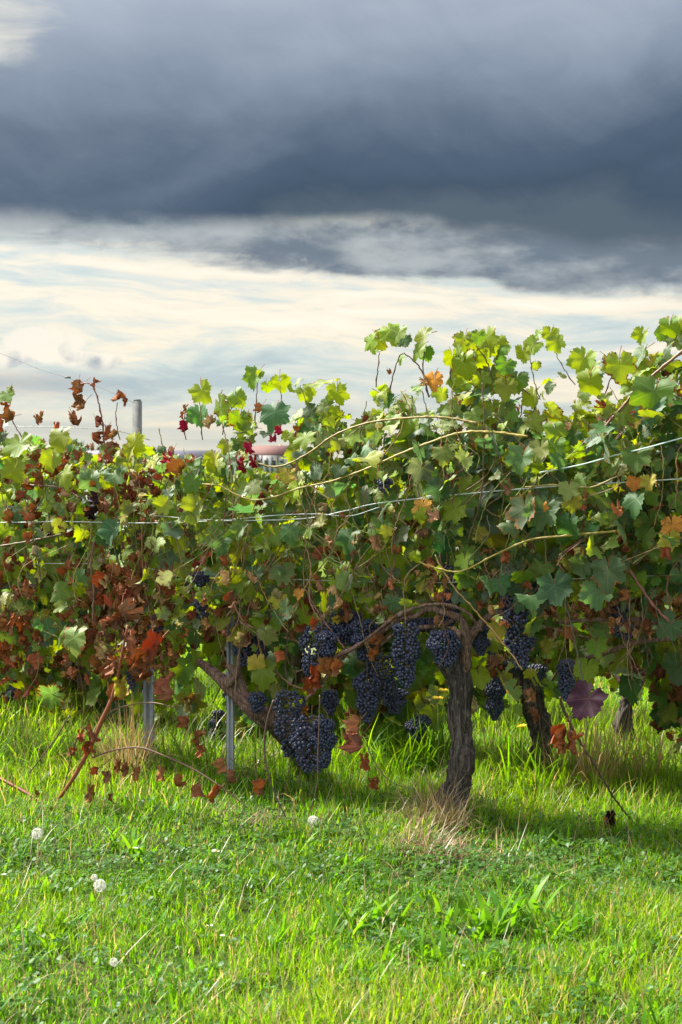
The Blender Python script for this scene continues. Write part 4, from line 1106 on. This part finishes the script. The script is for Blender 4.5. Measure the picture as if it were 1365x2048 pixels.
def sample_ground(n, y0, y1, margin=.9, power=1.0):
    y = y0+(y1-y0)*rng.random(n)**power; x = rng.uniform(-1, 1, n)*(y*.245+margin)
    return x, y


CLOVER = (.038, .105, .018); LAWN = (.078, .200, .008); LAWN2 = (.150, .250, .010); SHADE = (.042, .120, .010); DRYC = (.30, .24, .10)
tx, ty = [], []


def lawn(n, y0, y1, hmean, wmean, power=1.0):
    x, y = sample_ground(n, y0, y1, power=power)
    f1 = fbm(x, y, 1.3, 1.); f2 = fbm(x, y, 4.1, 5.); f3 = fbm(x, y, 11., 8.)
    keep = rng.random(n) < .62+.5*f2+.35*f3
    x, y, f1, f2, f3 = x[keep], y[keep], f1[keep], f2[keep], f3[keep]; m = len(x)
    u, v_ = CX+x/y*F, HY+CAMZ/y*F
    band = np.exp(-((v_-1745-(.03*(u-600)))/70)**2)                      # low clover belt: shorter grass, the row's shade painted into its colour
    back = np.clip((y-6.0)/1.2, 0, 1)
    h = hmean*(.6+.8*rng.random(m))*(1+.8*f1+.5*f2)*(1-.35*band)*(1+.35*back)
    h = np.clip(h, .015, .3); w = wmean*(.6+.8*rng.random(m))
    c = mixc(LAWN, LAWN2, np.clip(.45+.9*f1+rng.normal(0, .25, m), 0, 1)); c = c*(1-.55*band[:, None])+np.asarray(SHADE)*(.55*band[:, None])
    dry = (rng.random(m) < .07+.10*np.clip(f2*2, 0, 1)+.10*np.clip((v_-1920)/100, 0, 1)); c[dry] = np.asarray(DRYC)*rng.uniform(.6, 1.2, (dry.sum(), 1))
    c = c*rng.uniform(.72, 1.28, (m, 1))
    return blades(x, y, h, w, rng.uniform(.0, .5, m), rng.uniform(0, 2*np.pi, m), np.abs(rng.normal(.5, .5, m)), c)


emit_blades('grass', 'short bright green meadow grass covering the whole foreground',
            [lawn(125000, 3.2, 5.6, .062, .0036), lawn(90000, 5.2, 8.2, .080, .0042), lawn(45000, 7.8, 13, .11, .006)], M_GRASS)

# tall arching grass round the feet of the vines
def tuft_batch(spots, colour, n, h, w, spread, bend=1.0):
    out = []
    for (px, py, k) in spots:
        p = gp(px, py); m = int(n*k); a = rng.random(m)*2*np.pi; rr = spread*np.sqrt(rng.random(m))
        x, y = p[0]+rr*np.cos(a), p[1]+rr*np.sin(a)
        c = np.tile(np.asarray(colour), (m, 1))*rng.uniform(.6, 1.35, (m, 1)); c[:, 0] *= rng.uniform(.8, 1.3, m)
        out.append(blades(x, y, h*(.45+.75*rng.random(m))*(.7+.3*k), w*(.6+.8*rng.random(m)), rng.uniform(.02, .35, m), a+rng.normal(0, .5, m), np.abs(rng.normal(bend*.7, .5, m)), c))
    return out


tall = tuft_batch([(760, 1560, 1), (700, 1555, 1), (800, 1550, 1), (850, 1545, 1.3), (865, 1530, 1.3), (880, 1540, 1.3), (660, 1560, .8), (560, 1560, .6)], (.10, .21, .018), 60, .34, .007, .10)
tall += tuft_batch([(20, 1540, 1), (90, 1545, 1), (150, 1550, .8), (-40, 1545, 1), (210, 1550, .6), (350, 1550, 1), (400, 1545, .9), (440, 1550, .7), (500, 1560, .7)], (.09, .18, .02), 46, .36, .0075, .12, 1.3)
tall += tuft_batch([(1000, 1560, .8), (1040, 1570, 1.1), (1080, 1580, 1.1), (1120, 1575, .9), (1180, 1565, .9), (1240, 1560, 1), (1300, 1560, 1.1), (1360, 1560, 1.1), (1420, 1560, 1)], (.10, .20, .018), 48, .30, .007, .12, 1.3)
x, y = sample_ground(4200, 6.4, 9.5); m = len(x); f = fbm(x, y, 2.3, 3.); k = rng.random(m) < .5+1.2*f; x, y = x[k], y[k]; m = len(x)
tall.append(blades(x, y, rng.uniform(.08, .24, m), rng.uniform(.004, .008, m), rng.uniform(0, .4, m), rng.random(m)*6.28, np.abs(rng.normal(.7, .5, m)), mixc(mixc((.07, .16, .012), (.15, .22, .02), rng.random(m)), np.tile((.27, .21, .08), (m, 1)), (rng.random(m) < .28)*1.0)*rng.uniform(.5, 1.15, (m, 1))))
emit_blades('tall_grass', 'taller arching grass between and under the vine rows', tall, M_GRASS)

straw = tuft_batch([(1200, 1560, 1.6), (1165, 1560, 1.4), (1240, 1565, 1.2), (1300, 1560, 1.1), (1190, 1580, 1.2), (1120, 1575, .9), (265, 1575, 1.8), (250, 1565, 1.6), (240, 1570, 1.2), (275, 1560, 1.2), (980, 1540, .5), (1110, 1560, .4), (60, 1540, .5), (150, 1545, .6), (340, 1550, .5), (420, 1545, .5), (520, 1550, .5), (700, 1545, .5), (1350, 1540, .7), (1030, 1545, .7)], (.34, .25, .10), 46, .36, .004, .08, .8)
for (px, py, kk) in ((884, 1668, 1.3), (868, 1662, 1.1), (900, 1672, 1.0), (850, 1668, .9), (915, 1668, .8), (835, 1675, .7), (880, 1650, 1.2)):
    p = gp(px, py); m = 60; aa = rng.random(m)*6.28
    straw.append(blades(p[0]+rng.normal(0, .03, m), p[1]+rng.normal(0, .03, m), kk*rng.uniform(.10, .27, m), rng.uniform(.0025, .005, m), rng.uniform(.05, .5, m), aa, rng.uniform(.2, 1.4, m), np.tile((.26, .19, .09), (m, 1))*rng.uniform(.35, 1.3, (m, 1))))
for k in range(26):                                              # straw lying and leaning about the main trunk's foot
    px = rng.normal(850, 48); py = rng.uniform(1625, 1735); p = gp(px, py); m = 34
    x, y = p[0]+rng.normal(0, .035, m), p[1]+rng.normal(0, .05, m)
    straw.append(blades(x, y, rng.uniform(.06, .20, m), rng.uniform(.002, .0045, m), rng.uniform(.5, 1.7, m), rng.normal(.4, 1.6, m), rng.uniform(.2, .9, m), np.tile((.27, .19, .09), (m, 1))*rng.uniform(.4, 1.35, (m, 1))))
for (cx, cy, sx_, sy_, nn) in ((890, 1700, 50, 12, 340), (880, 1720, 40, 8, 200), (520, 1650, 60, 12, 260), (450, 1640, 50, 8, 120), (40, 1620, 45, 12, 220), (140, 1625, 40, 8, 120)):
    u = rng.normal(cx, sx_, nn); v_ = rng.normal(cy, sy_, nn); Yv = CAMZ*F/(v_-HY); x = (u-CX)/F*Yv
    straw.append(blades(x, Yv, rng.uniform(.04, .12, nn), rng.uniform(.002, .005, nn), rng.uniform(.9, 1.9, nn), rng.random(nn)*6.28, rng.uniform(.1, .8, nn), np.tile((.30, .20, .09), (nn, 1))*rng.uniform(.35, 1.3, (nn, 1))))
x, y = sample_ground(4200, 3.6, 9); m = len(x)
straw.append(blades(x, y, rng.uniform(.05, .20, m), rng.uniform(.0018, .0035, m), rng.uniform(.1, 1.2, m), rng.random(m)*6.28, rng.uniform(0, .7, m), np.tile((.34, .26, .12), (m, 1))*rng.uniform(.5, 1.2, (m, 1))))
emit_blades('dry_grass', 'dry straw coloured grass round the trunk foot and under the vines', straw, M_STRAW)

# broad leaved weeds and clover
wd = []
spots = [(555, 1900, 1.2), (610, 1880, 1.1), (700, 1870, 1.3), (760, 1850, 1.2), (1000, 1880, 1.5), (1050, 1850, 1.4), (960, 1860, 1.2), (1100, 1890, 1.2), (1150, 1880, 1.1), (1190, 1940, 1), (1250, 1930, 1), (900, 1870, 1.1), (120, 1870, 1.1), (60, 1880, 1), (160, 1860, 1), (260, 1700, 1.1), (240, 1690, 1), (300, 1710, .8), (590, 1700, .7), (640, 1890, 1.1), (480, 1860, .8), (380, 1880, .7), (850, 1930, 1), (780, 1940, .9), (1300, 1900, .9), (1280, 1660, .9), (1230, 1650, .7), (20, 1950, .8), (700, 1960, .8)]
for i in range(190): spots.append((rng.uniform(-150, 1500), rng.uniform(1600, 2080), rng.uniform(.4, .9)))
for (px, py, k) in spots:
    p = gp(px, py); m = int(9+7*rng.random()); a = rng.random(m)*2*np.pi
    c = mixc((.055, .170, .010), (.12, .24, .014), rng.random(m))*rng.uniform(.7, 1.2, (m, 1))
    wd.append(blades(p[0]+rng.normal(0, .03, m), p[1]+rng.normal(0, .03, m), k*rng.uniform(.07, .15, m), k*rng.uniform(.010, .020, m), rng.uniform(.1, .75, m), a, rng.uniform(.2, .9, m), c))
emit_blades('meadow_weeds', 'clumps of broad strap shaped weed leaves in the grass', wd, M_WEED, True)
n = 15000; x, y = sample_ground(n, 3.6, 7.0); v_ = HY+CAMZ/y*F; u = CX+x/y*F; f = fbm(x, y, 2.6, 13.)
keep = rng.random(n) < .10+.95*np.exp(-((v_-1750)/75)**2)+.5*np.clip(f*2, 0, 1); x, y, f = x[keep], y[keep], f[keep]; m = len(x)
zc = ground_z(x, y)+rng.uniform(.02, .06, m); a0 = rng.random(m)*6.28; Vs, cs = [], []; cc = mixc(CLOVER, (.065, .15, .022), rng.random(m))*rng.uniform(.7, 1.2, (m, 1))
for j in range(3):
    a = a0+j*2.094; s = rng.uniform(.007, .013, m); tl = rng.normal(0, .35, (2, m))
    loc = np.array([(.15, 0), (.7, .62), (1.45, .62), (1.75, 0), (1.45, -.62), (.7, -.62)])
    V = np.zeros((m, 6, 3))
    for q_, (lx, ly) in enumerate(loc):
        X = (lx*np.cos(a)-ly*np.sin(a))*s; Yy = (lx*np.sin(a)+ly*np.cos(a))*s
        V[:, q_] = np.stack([x+X, y+Yy, zc+X*tl[0]+Yy*tl[1]+abs(ly)*s*.25], 1)
    Vs.append(V.reshape(-1, 3)); cs.append(np.repeat(cc, 6, 0))
V = np.vstack(Vs); b = (np.arange(len(V)//6)*6)[:, None]
tag(link('clover', np_mesh('clover', V, [b+np.array([0, 1, 2, 3]), b+np.array([0, 3, 4, 5])], M_CLOVER, np.vstack(cs))), 'patches of low dark green clover in the grass', 'clover', None, 'stuff')

# ------------------------------------------------------------------ dandelions and daisies
def dandelion(px, py, size, label, stem_px):
    r = np.random.default_rng(int(px+py)); b = gp(px, py+stem_px); hd = P(px, py, b[1]); R_ = size/F*b[1]/2
    t = empty('dandelion', b, label, 'dandelion', 'dandelion clocks in the grass')
    l = hd-b
    MB().tube(smooth_path([(0, 0, -.01), l*.5+[.006, 0, 0], l], 5), [.0018, .0014], 6, (.24, .17, .08)).obj('stem', M_STALK, t)
    n = 80; d = r.normal(size=(n, 3)); d /= np.linalg.norm(d, axis=1, keepdims=True)
    e = np.cross(d, r.normal(size=(n, 3))); e /= np.linalg.norm(e, axis=1, keepdims=True); g_ = np.cross(d, e)
    V, T, c = [], [], []
    for i in range(n):
        k = len(V); V += [l+e[i]*R_*.02, l-e[i]*R_*.02, l+d[i]*R_*.85]; T.append((k, k+1, k+2)); c += [(.6, .58, .5)]*3
        for q_ in range(5):
            aa = q_*2*np.pi/5; dd = (e[i]*math.cos(aa)+g_[i]*math.sin(aa))*R_*.30; ee = (e[i]*math.cos(aa+.5)+g_[i]*math.sin(aa+.5))*R_*.22
            k = len(V); V += [l+d[i]*R_*.8, l+d[i]*R_*.98+dd, l+d[i]*R_*.98+ee]; T.append((k, k+1, k+2)); c += [(.62, .62, .58)]*3
    link('seed_head', np_mesh('seed_head', V, np.array(T), M_FLUFF, np.array(c)), t)


for a in ((200, 1771, 25, 'largest white dandelion clock on a tall tan stem at lower left', 105), (75, 1667, 22, 'white dandelion clock near the left edge below the slanting shoot', 60), (627, 1643, 23, 'white dandelion clock under the low grape bunches', 26), (189, 1755, 13, 'small dandelion clock just above the largest one', 60), (228, 1924, 17, 'ragged greyish dandelion clock low at left', 30)):
    dandelion(*a)


def daisy(px, py, size, label, petal, centre, h, cat='daisy', group='small white flowers in the grass', np_=14):
    r = np.random.default_rng(int(px*3+py)); Y = CAMZ*F/(py+h-HY); b = np.array([(px-CX)/F*Y, Y, float(ground_z((px-CX)/F*Y, Y))]); l = P(px, py, Y)-b; R_ = size/F*Y/2
    t = empty('flower', b, label, cat, group)
    MB().tube([(0, 0, -.01), l*.5+[.004, 0, 0], l], .0011, 5, (.10, .15, .03)).obj('stem', M_STALK, t)
    V, T, c = [], [], []
    for i in range(np_):
        a = i*2*np.pi/np_; d = np.array([math.cos(a), math.sin(a)*.9, .30+r.normal(0, .12)]); s = np.array([-math.sin(a), math.cos(a), 0])*R_*.20
        k = len(V); V += [l+d*R_*.15, l+d*R_*.7+s, l+d*R_, l+d*R_*.7-s]; T += [(k, k+1, k+2), (k, k+2, k+3)]
    link('petals', np_mesh('petals', V, np.array(T), M_PETAL, np.tile(petal, (len(V), 1))), t)
    MB().add(SV*np.array([.34, .34, .2])*R_+l+[0, 0, R_*.12], None, ST, centre).obj('flower_centre', M_STALK, t)


WHT, YEL = (.75, .75, .70), (.55, .36, .01)
for px, py, s, lab in ((432, 1703, 19, 'flat white daisy right of the middle grass clump'), (272, 1697, 12, 'small white daisy in the grass left of the flat daisy'), (8, 1750, 12, 'white daisy at the left edge of the frame'), (420, 1852, 14, 'pale daisy low in the middle left grass'), (445, 1872, 11, 'tiny white daisy just below the pale daisy'), (968, 1948, 10, 'tiny white flower low right of centre'), (927, 1932, 9, 'tiny white flower left of its low neighbour')):
    daisy(px, py, s, lab, WHT, YEL, 28)
for px, py, s, lab in ((1044, 1454, 20, 'yellow hawkweed flower at the foot of the grey bent trunk'), (1347, 1468, 20, 'yellow flower near the right edge of the tall grass'), (876, 1398, 22, 'lower yellow flower beside the main trunk'), (888, 1382, 20, 'upper yellow flower touching the main trunk')):
    daisy(px, py, s*1.15, lab, (.60, .45, .015), (.5, .3, .01), 1606-py, 'flower', 'yellow flowers under the vines', 18)
